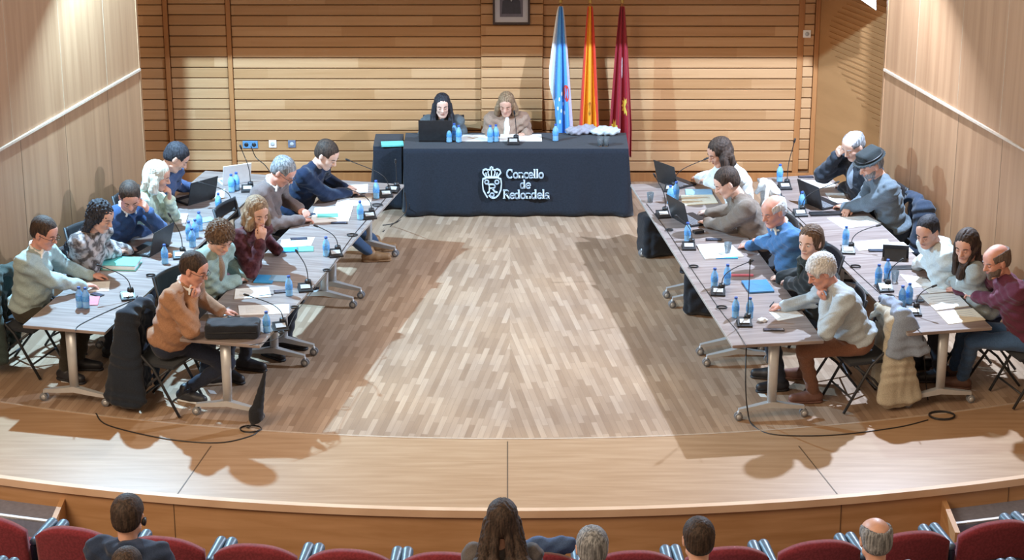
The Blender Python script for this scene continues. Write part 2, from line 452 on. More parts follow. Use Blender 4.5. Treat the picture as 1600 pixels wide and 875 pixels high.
def folds(amp, wl=0.07, seed=0.0, vert=False):
    def f(X, Y, Z):
        w = 2*PI/wl
        if vert == False and wl > .06: return amp*(0.5*(np.sin(w*(0.5*X + 0.3*Y + 0.8*Z) + 1.7*np.sin(9*X + 7*Z + seed) + seed) + np.sin(w*1.3*(0.6*Z - 0.5*X + 0.35*Y) + 1.9*np.sin(8*Y - 6*Z + seed) + 1.3)) + .14*np.sin(w*2.3*(0.7*Z + 0.4*X - 0.5*Y) + 2.2*np.sin(13*X - 11*Y + seed)))
        if vert:
            return amp*(np.sin(w*(X + 0.25*np.sin(Z*9+seed)) + seed)*0.6 + 0.4*np.sin(w*0.55*(X*0.8+Y) + 2*np.sin(Z*6) + seed*2))
        a = np.sin(w*(0.5*X + 0.3*Y + 0.8*Z) + 1.7*np.sin(9*X + 7*Z + seed) + seed)
        b = np.sin(w*1.3*(0.6*Z - 0.5*X + 0.35*Y) + 1.9*np.sin(8*Y - 6*Z + seed) + 1.3)
        return amp*0.5*(a + b)
    return f

# ------------------------------------------------------------------ the setting
# stage floor (parquet field) and apron, both following the arc of the stage edge
ARC = (0.0, 12.7)          # centre of the arcs
R_EDGE, R_LINE = 14.29, 12.94
def arc_y(x, R): return ARC[1] - math.sqrt(R*R - x*x)
def row_y(x, R): return ARC[1] - 3.2 - math.sqrt((R-3.2)**2 - x*x)     # seat rows bend a little more
XS = [-6.2 + 12.4*i/60 for i in range(61)]
mb = MB().mat(M['parquet'])
top = [(x, arc_y(x, R_LINE), 0) for x in XS] + [(6.2, 7.2, 0), (-6.2, 7.2, 0)]
mb.prism(top, (0, 0, -0.05)); tag(mb.build('floor'), kind='structure')
mb = MB().mat(M['apron'])
a = [(x, arc_y(x, R_EDGE+.0), 0) for x in XS]; b = [(x, arc_y(x, R_LINE), 0) for x in XS[::-1]]
mb.prism(a + b, (0, 0, -0.05)); tag(mb.build('floor_apron'), kind='structure')
# pale joint line between apron and parquet, joints in the apron
mb = MB().mat(M['trim'])
mb.prism([(x, arc_y(x, R_LINE+.012), 0.003) for x in XS] + [(x, arc_y(x, R_LINE-.012), 0.003) for x in XS[::-1]], (0, 0, -0.006))
tag(mb.build('trim_1'), kind='structure')
mb = MB().mat(M['seam_dark'])
for (p0, p1, ww) in (((330, 697), (276, 774), .010), ((793, 690), (793, 796), .010), ((1248, 697), (1308, 772), .010)):
    a = P(*p0); b = P(*p1); d = (b-a).normalized(); s_ = Vector((-d.y, d.x, 0))*ww*.5
    mb.prism([a+s_+Vector((0, 0, .002)), a-s_+Vector((0, 0, .002)), b-s_+Vector((0, 0, .002)), b+s_+Vector((0, 0, .002))], (0, 0, -.004))
tag(mb.build('trim_2'), kind='structure')
# nosing and fascia of the stage edge
mb = MB().mat(M['nosing'])
mb.prism([(x, arc_y(x, R_EDGE+.03), 0.006) for x in XS] + [(x, arc_y(x, R_EDGE-.03), 0.006) for x in XS[::-1]], (0, 0, -0.062))
tag(mb.build('trim_3'), kind='structure')
mb = MB().mat(M['fascia'])
mb.prism([(x, arc_y(x, R_EDGE+.0), -0.05) for x in XS] + [(x, arc_y(x, R_EDGE-.04), -0.05) for x in XS[::-1]], (0, 0, -0.62))
mb.mat(M['seam_dark'])
for px in (279, 1313, 1578):
    p = P(px, 790 if 300 < px < 1500 else 770, -.1); x = p.x
    mb.box((x, arc_y(x, R_EDGE+.0)-.0, -.36), (.006, .006, .6))
tag(mb.build('wall_stage_front'), kind='structure')
mb = MB().mat(M['hallfloor'])
mb.box((0, -7.2, -0.7), (14, 14, .08)); tag(mb.build('floor_hall'), kind='structure')
# raked tiers under the seats
mb = MB().mat(M['hallfloor'])
def tier(R0, R1, z0, z1, fy):
    a = [(x, fy(x, R1), z1) for x in XS]; b = [(x, fy(x, R0), z1) for x in XS[::-1]]
    mb.prism(a + b, (0, 0, z0 - z1))
tier(15.3, 16.25, -.66, -.50, row_y); tier(16.25, 17.3, -.66, -.33, row_y)
tag(mb.build('floor_tiers'), kind='structure')
# small stairs at both ends of the stage front
def stairs(n, x0, x1, lab):
    mb = MB()
    xa, xb = min(x0, x1), max(x0, x1)
    xs = [xa + (xb-xa)*i/10 for i in range(11)]
    for i, (z, r0, r1) in enumerate(((-.20, 14.29, 14.56), (-.38, 14.56, 14.83))):
        mb.mat(M['tread'])
        mb.prism([(x, arc_y(x, r1), z) for x in xs] + [(x, arc_y(x, r0), z) for x in xs[::-1]], (0, 0, -.66 - z))
        mb.mat(M['white'])
        mb.prism([(x, arc_y(x, r1), z+.006) for x in xs] + [(x, arc_y(x, r1-.03), z+.006) for x in xs[::-1]], (0, 0, -.02))
    mb.mat(M['fascia'])
    xe = x0
    mb.prism([(xe, arc_y(xe, 14.85), -.12), (xe, arc_y(xe, 14.29), -.12), (xe, arc_y(xe, 14.29), -.66), (xe, arc_y(xe, 14.85), -.66)], (0.04 if x1 < x0 else -.04, 0, 0))
    tag(mb.build('trim_%d' % n), kind='structure')
M['tread'] = plain('stair_tread', (0.20, 0.22, 0.30), 0.5)
stairs(4, P(92, 800, -.2).x, -4.6, '')
stairs(5, P(1480, 800, -.2).x, 4.6, '')

# side walls of the stage
WALL_D = 0.287                       # converging towards the back
def wall_pt(side, Y, z):             # a point on the side wall surface
    x = 4.66 - WALL_D*(Y - 1.6)
    return Vector((side*x, Y, z))
def wall_hit(px, py, side):          # where the ray meets the side wall
    d = ray(px, py)
    # side*X + WALL_D*Y = 4.66 + WALL_D*1.6
    c = 4.66 + WALL_D*1.6
    t = (c - side*CAM.x - WALL_D*CAM.y)/(side*d.x + WALL_D*d.y)
    return CAM + d*t
YB = 4.69
for side, nm in ((-1, 'left'), (1, 'right')):
    mb = MB().mat(M['panel'])
    a, b = wall_pt(side, -2.6, -.6), wall_pt(side, YB, -.6)
    n = Vector((side, WALL_D, 0)).normalized()*0.12
    mb.prism([a, b, b+n, a+n], (0, 0, 5.1))
    # return wall into the wing behind the side wall
    r = b + Vector((side*.9, .1, 0)); mb.prism([b, b+Vector((0, .12, 0)), r+Vector((0, .12, 0)), r], (0, 0, 5.1))
    # vertical seams between the veneer sheets
    zt = 1.87
    ups = {-1: [(8, 60), (93, 60), (162, 40)], 1: [(1434, 60), (1503, 60), (1573, 60)]}[side]
    los = {-1: [(35, 260), (105, 240), (171, 200)], 1: [(1427, 200), (1494, 240), (1562, 280)]}[side]
    inn = -Vector((side, WALL_D, 0)).normalized()*0.002
    for (q, z0, z1) in [(q, zt, 4.4) for q in ups] + [(q, -.02, zt) for q in los]:
        p = wall_hit(*q, side)
        mb.mat(M['seam'] if z0 > 1 else M['seam2'])
        d = Vector((side*-WALL_D, 1, 0)).normalized()*.004
        A = Vector((p.x, p.y, z0))
        mb.prism([A+d-inn, A-d-inn, A-d+inn*.5, A+d+inn*.5], (0, 0, z1-z0))
    tag(mb.build('wall_' + nm), kind='structure')
    mb = MB().mat(M['trim'])
    a, b = wall_pt(side, -2.6, zt), wall_pt(side, YB+.002, zt); i2 = -Vector((side, WALL_D, 0)).normalized()*0.02
    mb.prism([a, b, b+i2, a+i2], (0, 0, .022))
    # thin edge strip at the wall's upstage end
    e = wall_pt(side, YB, 0); mb.mat(M['panel']); mb.box((e.x - side*.002, e.y+.004, 2.2), (.008, .012, 4.4))
    tag(mb.build('trim_%s' % nm), kind='structure')
    mb = MB().mat(M['trim'])
    a, b = wall_pt(side, -1.0, 0), wall_pt(side, YB, 0); mb.prism([a, b, b+i2*.6, a+i2*.6], (0, 0, .03))
    tag(mb.build('baseboard_' + nm), kind='structure')
# back wall: boards, posts, pilaster, skirting
YW = 6.91
def bx(px, Y=YW, y=150): return PY(px, y, Y).x
mb = MB().mat(M['slat_dark']); mb.box((0, YW+.09, 2.1), (11.5, .1, 4.6))
def boards(x0, x1, Y, z0, z1, dy=.03, off=0.0):
    z = z0 + off
    while z < z1:
        mb.box(((x0+x1)/2, Y+dy/2, z+.052), (x1-x0, dy, .110), bevel=.007, seg=1); z += .12
mb.mat(M['slat'])
LP0, LP1, LP2, RP0 = bx(265), bx(362), bx(752), bx(848)
RP1, RP2, RP3 = bx(1243), bx(1252), bx(1268)
boards(-5.2, LP0-.03, YW, .12, 4.2)
boards(LP0+.03, LP1-.03, YW, .12, 4.2, off=.01)
boards(LP1+.03, LP2, YW, .12, 4.2, off=.0)
boards(LP2, RP0, YW-.07, .12, 4.2, dy=.1, off=.03)
boards(RP0, RP1, YW, .12, 4.2)
boards(RP2, RP3, YW, .12, 4.2, off=.02)
mb.mat(M['post'])
for x in (LP0, LP1): mb.box((x, YW+.01, 2.1), (.05, .06, 4.2), bevel=.006)
mb.box(((RP1+RP2)/2, YW+.02, 2.1), (RP2-RP1, .04, 4.2)); mb.box((RP3+.03, YW+.01, 2.1), (.05, .06, 4.2), bevel=.006)
tag(mb.build('wall_back'), kind='structure')
mb = MB().mat(M['post']); mb.box((-.9, YW-.005, .05), (8.6, .03, .1), bevel=.004)
tag(mb.build('baseboard_back'), kind='structure')
# angled perforated side panel on the right
a = Vector((RP3+.05, YW, 0)); b = a + Vector((.448*2.4, -2.4, 0)); d = (b-a).normalized(); nrm = Vector((-d.y, d.x, 0))
if nrm.x > 0: nrm = -nrm
mb = MB().mat(M['perf']); mb.prism([a, b, b-nrm*.05, a-nrm*.05], (0, 0, 4.2))
z = .16
L = (b-a).length
while z < 3.3:                        # grooves with a slanting end, as ribs
    s0 = L*(0.30 + .22*math.sin(z*3.0 - .6)); 
    c = a + d*((s0+L)/2) + nrm*.006
    R_ = Matrix((d, nrm, Vector((0, 0, 1)))).transposed()
    mb.box((c.x, c.y, z), (L-s0, .012, .030), rot=R_); z += .062
tag(mb.build('wall_side_panel'), kind='structure')
# white soffit piece above the side panel and an added unseen beam to cut lamp light off the upper back wall
q = PY(1352, 4, 5.3)
mb = MB().mat(M['white'])
A = [PY(1334, -8, 5.2), PY(1369, 16, 5.2), PY(1369, -60, 5.2), PY(1334, -60, 5.2)]
mb.prism(A, (0, .3, 0)); tag(mb.build('ceiling_soffit'), kind='structure')
mb = MB().mat(M['panel']); mb.box((0, 5.3, 2.80), (8.2, .12, .5)); tag(mb.build('wall_valance'), kind='structure')

# the two floodlights on the side walls (above the picture) with an added flap that keeps their light off the wall
for sx, px_, nm in ((-1, -3.88, 'left'), (1, 3.72, 'right')):
    t = empty('floodlight', (px_, 2.97, 4.08), 0, 'stage floodlight with black flap high on the %s wall' % nm, 'floodlight')
    mb = MB().mat(M['black']); mb.box((sx*.12, 0, -.13), (.012, 1.6, .56)); mb.build('flap', parent=t)
    mb = MB().mat(M['black']); mb.box((0, 0, .13), (.26, .40, .10), bevel=.01); mb.build('housing', parent=t)
    mb = MB().mat(M['steel']); mb.box((sx*.06, 0, .22), (.03, .03, .12)); mb.box((sx*.30, 0, .27), (.5, .04, .04)); mb.build('bracket', parent=t)
# ------------------------------------------------------------------ tables
ZT = 0.74
class Row:
    def __init__(s, a, b, side, width, length, n=3):
        s.A = P(*a, ZT); s.d = (P(*b, ZT) - s.A).normalized(); s.side = side
        s.o = Vector((-s.d.y, s.d.x, 0)) if side < 0 else Vector((s.d.y, -s.d.x, 0))   # outward, away from the centre
        s.w = width; s.L = length; s.n = n; s.F = -s.o
        s.rz = math.atan2(s.d.y, s.d.x)
        s.head = math.atan2(s.F.y, s.F.x) - PI/2        # heading of the sitters (local +Y = facing)
    def pt(s, u, v, z=0.0): q = s.A + s.d*u + s.o*v; return Vector((q.x, q.y, z))
LI = Row((405, 540), (632, 287), -1, .70, 4.56)
LO = Row((163, 519), (358, 338), -1, .74, 4.56)
RI = Row((1145, 540), (985, 287), 1, .78, 4.50)
RO = Row((1419, 521), (1182, 277), 1, .75, 4.46)
def make_table(row, i, label):
    L = row.L/row.n; g = .004
    c = row.pt(L*(i+.5), row.w/2)
    t = empty('flip_top_table', c, row.rz, label, 'table', 'wheeled folding tables on the stage')
    MB().mat(M['ttop']).box((0, 0, ZT-.014), (L-g, row.w, .028), bevel=.004, seg=1).build('tabletop', parent=t)
    MB().mat(M['tedge']).box((0, row.w/2-.001, ZT-.014), (L-g-.01, .006, .024)).box((0, -row.w/2+.001, ZT-.014), (L-g-.01, .006, .024)).build('edge_band', parent=t)
    MB().mat(M['steel']).box((0, 0, ZT-.052), (L-.30, .05, .04), bevel=.005).build('under_rail', parent=t)
    for sx in (-1, 1):
        x = sx*(L/2 - .135)
        mb = MB().mat(M['steel'])
        rings = [(.13, .040, .028), (.40, .044, .028), (.70, .050, .030)]
        prof = []
        for (z, rx, ry) in rings:
            prof.append([mb.bm.verts.new((x + ry*math.cos(k*PI/6), rx*math.sin(k*PI/6), z)) for k in range(12)])
        for A_, B_ in zip(prof, prof[1:]):
            for k in range(12):
                f = mb.bm.faces.new((A_[k], A_[(k+1) % 12], B_[(k+1) % 12], B_[k])); f.smooth = True
        mb.bm.faces.new(prof[0]); mb.bm.faces.new(prof[-1])
        mb.box((x, 0, .695), (.07, .30, .035), bevel=.008)
        mb.build('leg', parent=t)
        mb = MB().mat(M['steel'])
        for sy in (-1, 1):
            e = sy*.285
            v = []
            for (y, z, hw, hh) in ((0, .135, .030, .026), (e*.5, .112, .026, .020), (e, .092, .018, .014)):
                v.append([mb.bm.verts.new((x+a*hw, y, z+b*hh)) for a, b in ((-1, -1), (1, -1), (1, 1), (-1, 1))])
            for A_, B_ in zip(v, v[1:]):
                for k in range(4): mb.bm.faces.new((A_[k], A_[(k+1) % 4], B_[(k+1) % 4], B_[k]))
            mb.bm.faces.new(v[0]); mb.bm.faces.new(v[-1])
        ft = mb.build('foot', parent=t)
        for sy in (-1, 1):
            mb = MB().mat(M['caster'])
            rt = Matrix.Rotation(PI/2, 3, 'Y')
            for k in (-1, 1):
                mb.mat(M['caster']); mb.lathe([(.012, -.008), (.034, -.008), (.036, -.004), (.036, .004), (.034, .008), (.012, .008)], (x + k*.017, sy*.285, .036), 18, rt)
                mb.mat(M['steel']); mb.lathe([(.004, -.0095), (.020, -.0095), (.020, .0095), (.004, .0095)], (x + k*.017, sy*.285, .036), 14, rt)
            mb.mat(M['steel']); mb.tube([(x, sy*.285, .04), (x, sy*.285, .085)], .010)
            mb.build('caster', parent=ft)
    return t
POSN = ['nearest the audience', 'in the middle', 'nearest the back wall']
for row, nm in ((LI, 'the inner row on the left'), (LO, 'the outer row along the left wall'), (RI, 'the inner row on the right'), (RO, 'the outer row along the right wall')):
    for i in range(3): make_table(row, i, 'grey table of %s, %s' % (nm, POSN[i]))

# ------------------------------------------------------------------ head table under its black cloth
XL, XR = P(632, 338).x, P(980, 338).x
YD = 5.64; YDB = 6.24
def cloth_table(name, x0, x1, y0, y1, z, seed, label, zb=0.012, amp=.014):
    """top and skirt of one draped cloth, folds on the skirt"""
    mb = MB().mat(M['cloth'])
    n = 90
    per = []
    r = .03
    W, D = x1-x0, y1-y0
    corners = [(x0, y0), (x1, y0), (x1, y1), (x0, y1)]
    for k in range(4):
        a, b = Vector(corners[k]), Vector(corners[(k+1) % 4]); m = int(n*(b-a).length/(W)) + 6
        for i in range(m):
            t = i/m; q = a.lerp(b, t); per.append((q.x, q.y, k, t))
    N_ = len(per); rows_ = 12; vs = []
    rnd = random.Random(seed); ph = [rnd.uniform(0, 6) for _ in range(6)]
    for j in range(rows_+1):
        f = j/rows_; ring = []
        zz = z*(1-f) + zb*f
        for i, (x, y, k, t) in enumerate(per):
            s = i/N_*(2*(W+D))
            nx, ny = [(0, -1), (1, 0), (0, 1), (-1, 0)][k]
            cc = min(t, 1-t)*((W, D, W, D)[k])
            am = amp*f*(1 + 1.6*math.exp(-cc*5))
            d = am*(math.sin(s*11+ph[0]) + .6*math.sin(s*23+ph[1]+f*1.5)) + .010*f
            ring.append(mb.bm.verts.new((x+nx*d, y+ny*d, zz)))
        vs.append(ring)
    for A_, B_ in zip(vs, vs[1:]):
        for i in range(N_):
            fc = mb.bm.faces.new((A_[i], A_[(i+1) % N_], B_[(i+1) % N_], B_[i])); fc.smooth = True
    mb.bm.faces.new(vs[0])
    o = mb.build(name, solid=.004); return o
dt = empty('head_table', ((XL+XR)/2, (YD+YDB)/2, 0), 0, 'long head table facing the audience, hidden under the black cloth', 'table')
cx, cy = (XL+XR)/2, (YD+YDB)/2
MB().mat(M['tedge']).box((0, 0, .742), (XR-XL-.03, YDB-YD-.03, .024)).build('tabletop', parent=dt)
for sx in (-1, 1):
    for sy in (-1, 1): MB().mat(M['steel']).tube([(sx*(XR-XL-.16)/2, sy*.24, 0), (sx*(XR-XL-.16)/2, sy*.24, .73)], .02).build('leg', parent=dt)
c = cloth_table('tablecloth', XL, XR, YD, YDB, .762, 3, ''); tag(c, 'black cloth with white town crest and lettering over the head table', 'tablecloth')
# side table on the left end
SX0, SX1 = P(585, 330).x, XL-.03
SYF = 5.80
st = empty('side_table', ((SX0+SX1)/2, 6.1, 0), 0, 'small table under black cloth against left end of the head table', 'table')
MB().mat(M['tedge']).box((0, 0, .708), (SX1-SX0-.02, .46, .02)).build('tabletop', parent=st)
for sx in (-1, 1):
    for sy in (-1, 1): MB().mat(M['steel']).tube([(sx*(SX1-SX0-.1)/2, sy*.18, 0), (sx*(SX1-SX0-.1)/2, sy*.18, .70)], .015).build('leg', parent=st)
sc_ = cloth_table('tablecloth', SX0, SX1, 5.86, 6.34, .722, 8, '', amp=.02); tag(sc_, 'plain black cloth over the small side table', 'tablecloth')

# lettering: broad-nib strokes (thick uprights, thin horizontals) with little serifs
M['letter'] = plain('printed_white', (0.62, 0.74, 0.86), 0.7, var=.03)
def arc(cx, cy, rx, ry, a0, a1, n=16):
    return [(cx + rx*math.cos(math.radians(a0+(a1-a0)*i/n)), cy + ry*math.sin(math.radians(a0+(a1-a0)*i/n))) for i in range(n+1)]
GL = {
 'C': (.86, [arc(.44, .5, .38, .5, 50, 310)], [(.72, .72, .72, .98)]),
 'o': (.66, [arc(.31, .31, .25, .31, 0, 360)], []),
 'n': (.72, [[(.14, 0), (.14, .6)], arc(.34, .36, .2, .24, 175, 0) + [(.54, 0)]], [(.02, 0, .26, 0), (.42, 0, .66, 0), (.02, .6, .14, .6)]),
 'c': (.58, [arc(.31, .31, .25, .31, 50, 310)], []),
 'e': (.62, [arc(.31, .31, .25, .31, 5, 320), [(.08, .34), (.55, .34)]], []),
 'l': (.34, [[(.16, 0), (.16, 1.0)]], [(.03, 0, .29, 0), (.03, 1.0, .16, 1.0)]),
 'd': (.72, [arc(.29, .31, .22, .31, 40, 320), [(.52, 0), (.52, 1.0)]], [(.38, 1.0, .52, 1.0), (.52, 0, .64, 0)]),
 'R': (.86, [[(.16, 0), (.16, 1)], [(.16, .97)] + arc(.40, .74, .24, .24, 90, -90) + [(.16, .5)], [(.42, .5), (.78, 0)]], [(.02, 0, .30, 0), (.02, 1, .3, 1), (.68, 0, .84, 0)]),
 'a': (.62, [arc(.26, .19, .19, .18, 60, 330), [(.46, .42), (.46, 0)], arc(.28, .42, .18, .19, 150, 0)], [(.46, 0, .58, 0)]),
 ' ': (.4, [], []),
}
YC = YD - .036
def ribbon(mb, pts, fn, thick):
    """pts in x,z metres; pen width by direction"""
    for a, b in zip(pts, pts[1:]):
        dx, dz = b[0]-a[0], b[1]-a[1]; L = math.hypot(dx, dz)
        if L < 1e-6: continue
        wv = fn(abs(dz)/L)/2; nx, nz = -dz/L*wv, dx/L*wv
        ex, ez = dx/L*wv*.35, dz/L*wv*.35
        mb.prism([(a[0]+nx-ex, YC, a[1]+nz-ez), (a[0]-nx-ex, YC, a[1]-nz-ez), (b[0]-nx+ex, YC, b[1]-nz+ez), (b[0]+nx+ex, YC, b[1]+nz+ez)], (0, thick, 0))
def word(mb, txt, xc, z, h, track=.02):
    wd = sum(GL[ch][0] for ch in txt)*h*.92; x = xc - wd/2
    for ch in txt:
        adv, strokes, ser = GL[ch]
        for st_ in strokes:
            ribbon(mb, [(x+p[0]*h*.92, z+p[1]*h) for p in st_], lambda v: h*(.075+.10*v), .03)
        for s_ in ser: ribbon(mb, [(x+s_[0]*h*.92, z+s_[1]*h), (x+s_[2]*h*.92, z+s_[3]*h)], lambda v: h*.06, .03)
        x += adv*h*.92
mb = MB().mat(M['letter'])
px2x = lambda px: PY(px, 290, YC).x
py2z = lambda py: PY(800, py, YC).z
word(mb, 'Concello', px2x(820.5), py2z(278.5), .091)
word(mb, 'de', px2x(821), py2z(294.5), .091)
word(mb, 'Redondela', px2x(822.5), py2z(310.5), .093)
mb.build('lettering', parent=c)
mb = MB().mat(M['letter'])
kx = (px2x(783)-px2x(751))/32.0; x0 = px2x(768); z0 = py2z(284)
def K(pts): return [(x0 + a*kx, z0 + b*kx) for a, b in pts]
wl = lambda v: .012
shield = [(-9, 5), (-13.5, 4), (-14, -4), (-13, -14), (-9, -22), (-6.5, -26)]
ribbon(mb, K(shield), wl, .03)
shield2 = [(11, 5), (14.5, 4), (15.5, -4), (14.5, -14), (11, -22), (7, -26), (3, -27.5), (-1, -26), (-4, -23)]
ribbon(mb, K(shield2), wl, .03)
ribbon(mb, K([(-10, 7), (11, 7)]), lambda v: .022, .03)
for cx_, cy_, r_ in ((-7.5, -1, 3), (8.5, -1, 3), (.8, -22, 3)): ribbon(mb, K(arc(cx_, cy_, r_, r_, 0, 360, 12)), lambda v: .011, .03)
for q in ([(-5, -5), (-3.5, -6), (-3.5, -17), (-6, -19)], [(-3.5, -5)] + arc(1.5, -8, 4, 3.2, 100, -100, 8) + [(-3, -11)], [(1, -11), (5, -17), (9, -18)]): ribbon(mb, K(q), lambda v: .012, .03)
for q in ([(-10, 9), (-13.5, 14), (-13, 18), (-9, 20), (-5, 18)], [(10, 9), (14.5, 14), (13, 18), (9, 20), (5, 18)], [(-4, 9), (-5.5, 14), (-5, 18.5), (0, 20), (5, 18.5), (5.5, 14), (4, 9)], [(0, 9), (0, 24)], [(-2.5, 22.2), (2.5, 22.2)], [(-8, 10), (-8.8, 14)], [(8, 10), (8.8, 14)]): ribbon(mb, K(q), lambda v: .012, .03)
mb.build('crest', parent=c)

# ------------------------------------------------------------------ flags and portrait
def flag(px, sw, matfn, mats, label, seed, extra=None):
    base = P(px, 0, 0)
    Yf = 6.62
    ptop = PY(px, 6, Yf); x = ptop.x; zt_ = ptop.z
    t = empty('flag', (x, Yf, 0), 0, label, 'flag', 'flags beside the head table')
    mb = MB().mat(M['post']); mb.lathe([(.02, 0), (.15, 0), (.15, .02), (.05, .05), (.02, .05)], n=20); mb.build('base', parent=t)
    mb = MB().mat(M['post']); mb.tube([(0, 0, .04), (0, 0, zt_+.02)], .013); mb.build('pole', parent=t)
    mb = MB().mat(M['gold']); mb.lathe([(.004, 0), (.018, .01), (.02, .03), (.012, .05), (.022, .07), (.016, .10), (.003, .15)], (0, 0, zt_), 12); mb.build('finial', parent=t)
    rnd = random.Random(seed); p1, p2 = rnd.uniform(0, 6), rnd.uniform(0, 6)
    zl = .40
    def fn(u, v):
        wid = .05 + (sw-.05)*min(1, (v*1.25))**.8
        ang = (u-.5)*2
        xx = wid*.5*ang + .06*v*(.25 if seed == 1 else .05)
        fold = (.012 + .045*v)*math.sin(u*PI*5 + p1 + v*.8) + .015*v*math.sin(u*PI*9+p2)
        yy = -.035 - .05*v - fold
        if seed == 1: low = (1.9 if u < .2 else 0)
        zz = zt_ - .02 - v*(zt_ - zl)
        if seed == 1 and u < .26: zz = zt_ - .02 - v*(zt_ - zl)*(.50 + u*.7)
        return (xx, yy, zz)
    mb = MB()
    for m in mats: mb.mat(m)
    mb.grid(fn, 64, 60, matfn)
    fl = mb.build('cloth', parent=t, solid=.004)
    if extra: extra(t, fn)
    return t
def fab(n, c): return fabric('flag_'+n, c, var=.04, scale=40, rough=.6)
FB, FW, FLV = fab('blue', (.10, .36, .80)), fab('white', (.78, .84, .88)), fab('lilac', (.60, .60, .78))
FR, FY, FC = fab('red', (.62, .05, .03)), fab('yellow', (.85, .42, .03)), fab('crimson', (.30, .018, .035))
FG = fab('gold_emblem', (.80, .66, .10))
def patch(t, fn, m, name, u0, v0, ru, rv, rays=0):
    mb = MB().mat(m); n = 20; pts = []
    for k in range(n):
        a = 2*PI*k/n; rr = 1 - (.35 if (rays and k % 2) else 0)
        q = fn(u0+ru*rr*math.cos(a), v0+rv*rr*math.sin(a)); pts.append(Vector(q) + Vector((0, -.006, 0)))
    c0 = Vector(fn(u0, v0)) + Vector((0, -.006, 0))
    for k in range(n): mb.poly([c0, pts[k], pts[(k+1) % n]])
    bmesh.ops.remove_doubles(mb.bm, verts=mb.bm.verts[:], dist=1e-5)
    mb.build(name, parent=t, solid=.003)
def ex1(t, fn):
    patch(t, fn, FR, 'emblem', .78, .56, .14, .055)
    for (u, v) in ((.42, .60), (.55, .57), (.36, .66), (.52, .68), (.66, .70), (.46, .75), (.60, .64)): patch(t, fn, FW, 'star', u, v, .035, .013)
def ex2(t, fn): patch(t, fn, M['gold'], 'emblem', .52, .66, .10, .045)
def ex3(t, fn):
    patch(t, fn, FG, 'emblem', .22, .82, .16, .085, 1); patch(t, fn, FG, 'emblem', .72, .65, .18, .06, 1)
    patch(t, fn, FW, 'emblem', .55, .40, .03, .07)
flag(876, .27, lambda u, v: 1 if u < .24 else (2 if u > .86 else 0), [FB, FW, FLV], 'light blue and white flag nearest the head table centre, with small red emblem', 1, ex1)
flag(922, .22, lambda u, v: 0 if (u < .16 or u > .66+.3*v) else 1, [FR, FY], 'red and yellow striped flag between the blue and crimson flags', 2, ex2)
flag(972, .25, lambda u, v: 0, [FC], 'crimson flag with yellow emblems, rightmost of the three flags', 3, ex3)
# portrait on the pilaster
Yp = YW - .085
q = PY(799, 38, Yp); wq = PY(829, 20, Yp).x - PY(771, 20, Yp).x
hq = wq*1.28
t = empty('portrait', (q.x, Yp, q.z), 0, 'dark-framed portrait of a figure in dark suit on the back wall', 'picture')
mb = MB().mat(M['frame'] if 'frame' in M else plain('frame_dark', (.04, .022, .02), .4))
fw = .022
mb.box((0, 0, fw/2), (wq, .03, fw), bevel=.003).box((0, 0, hq-fw/2), (wq, .03, fw), bevel=.003).box((-wq/2+fw/2, 0, hq/2), (fw, .03, hq-2*fw)).box((wq/2-fw/2, 0, hq/2), (fw, .03, hq-2*fw))
mb.build('frame', parent=t)
MB().mat(plain('mat_board', (.50, .50, .56), .8, var=.02)).box((0, .006, hq/2), (wq-.03, .010, hq-.03)).build('mat_board', parent=t)
iw, ih = wq*.62, hq*.68
MB().mat(plain('photo_ground', (.13, .12, .16), .5)).box((0, 0, hq/2), (iw, .006, ih)).build('print', parent=t)
mb = MB().mat(plain('photo_suit', (.045, .045, .065), .6))
mb.prism([(-iw*.42, -.004, hq/2-ih*.40), (iw*.42, -.004, hq/2-ih*.40), (iw*.38, -.004, hq/2), (iw*.12, -.004, hq/2+ih*.14), (-iw*.12, -.004, hq/2+ih*.14), (-iw*.38, -.004, hq/2)], (0, -.002, 0))
mb.mat(plain('photo_shirt', (.42, .44, .50), .6)); mb.prism([(0, -.006, hq/2-ih*.02), (iw*.1, -.006, hq/2+ih*.13), (-iw*.1, -.006, hq/2+ih*.13)], (0, -.002, 0))
mb.mat(plain('photo_face', (.40, .30, .27), .6)); mb.prism([(iw*.13*math.cos(a), -.006, hq/2+ih*.25+ih*.13*math.sin(a)) for a in [2*PI*k/14 for k in range(14)]], (0, -.002, 0))
mb.build('figure', parent=t)
# wall fittings
def wallplate(px, py, n, m, lab, cat):
    q = PY(px, py, YW-.012)
    t = empty('wall_socket' if cat == 'socket' else 'wall_switch', (q.x, YW, q.z), 0, lab, cat)
    MB().mat(m).box((0, -.008, 0), (.085*n, .014, .085), bevel=.004).build('plate', parent=t)
    for k in range(n):
        mb = MB().mat(M['black'] if cat == 'socket' and n > 1 else M['ink'])
        mb.lathe([(.004, -.002), (.024, -.002), (.024, .002), (.004, .002)], ((k-(n-1)/2)*.085, -.016, 0), 16, Matrix.Rotation(PI/2, 3, 'X')); mb.build('outlet', parent=t)
wallplate(391, 226, 2, plain('plate_blue', (.10, .25, .45), .5), 'double blue-grey wall socket with a plug in it', 'socket')
wallplate(426, 225, 1, M['white'], 'white square wall plate between the two darker sockets', 'socket')
wallplate(456, 225, 1, plain('plate_grey', (.13, .16, .24), .5), 'single dark grey wall socket right of the white plate', 'socket')
wallplate(1261, 53, 1, M['white'], 'white switch plate high on the right-hand strip of boards', 'switch')

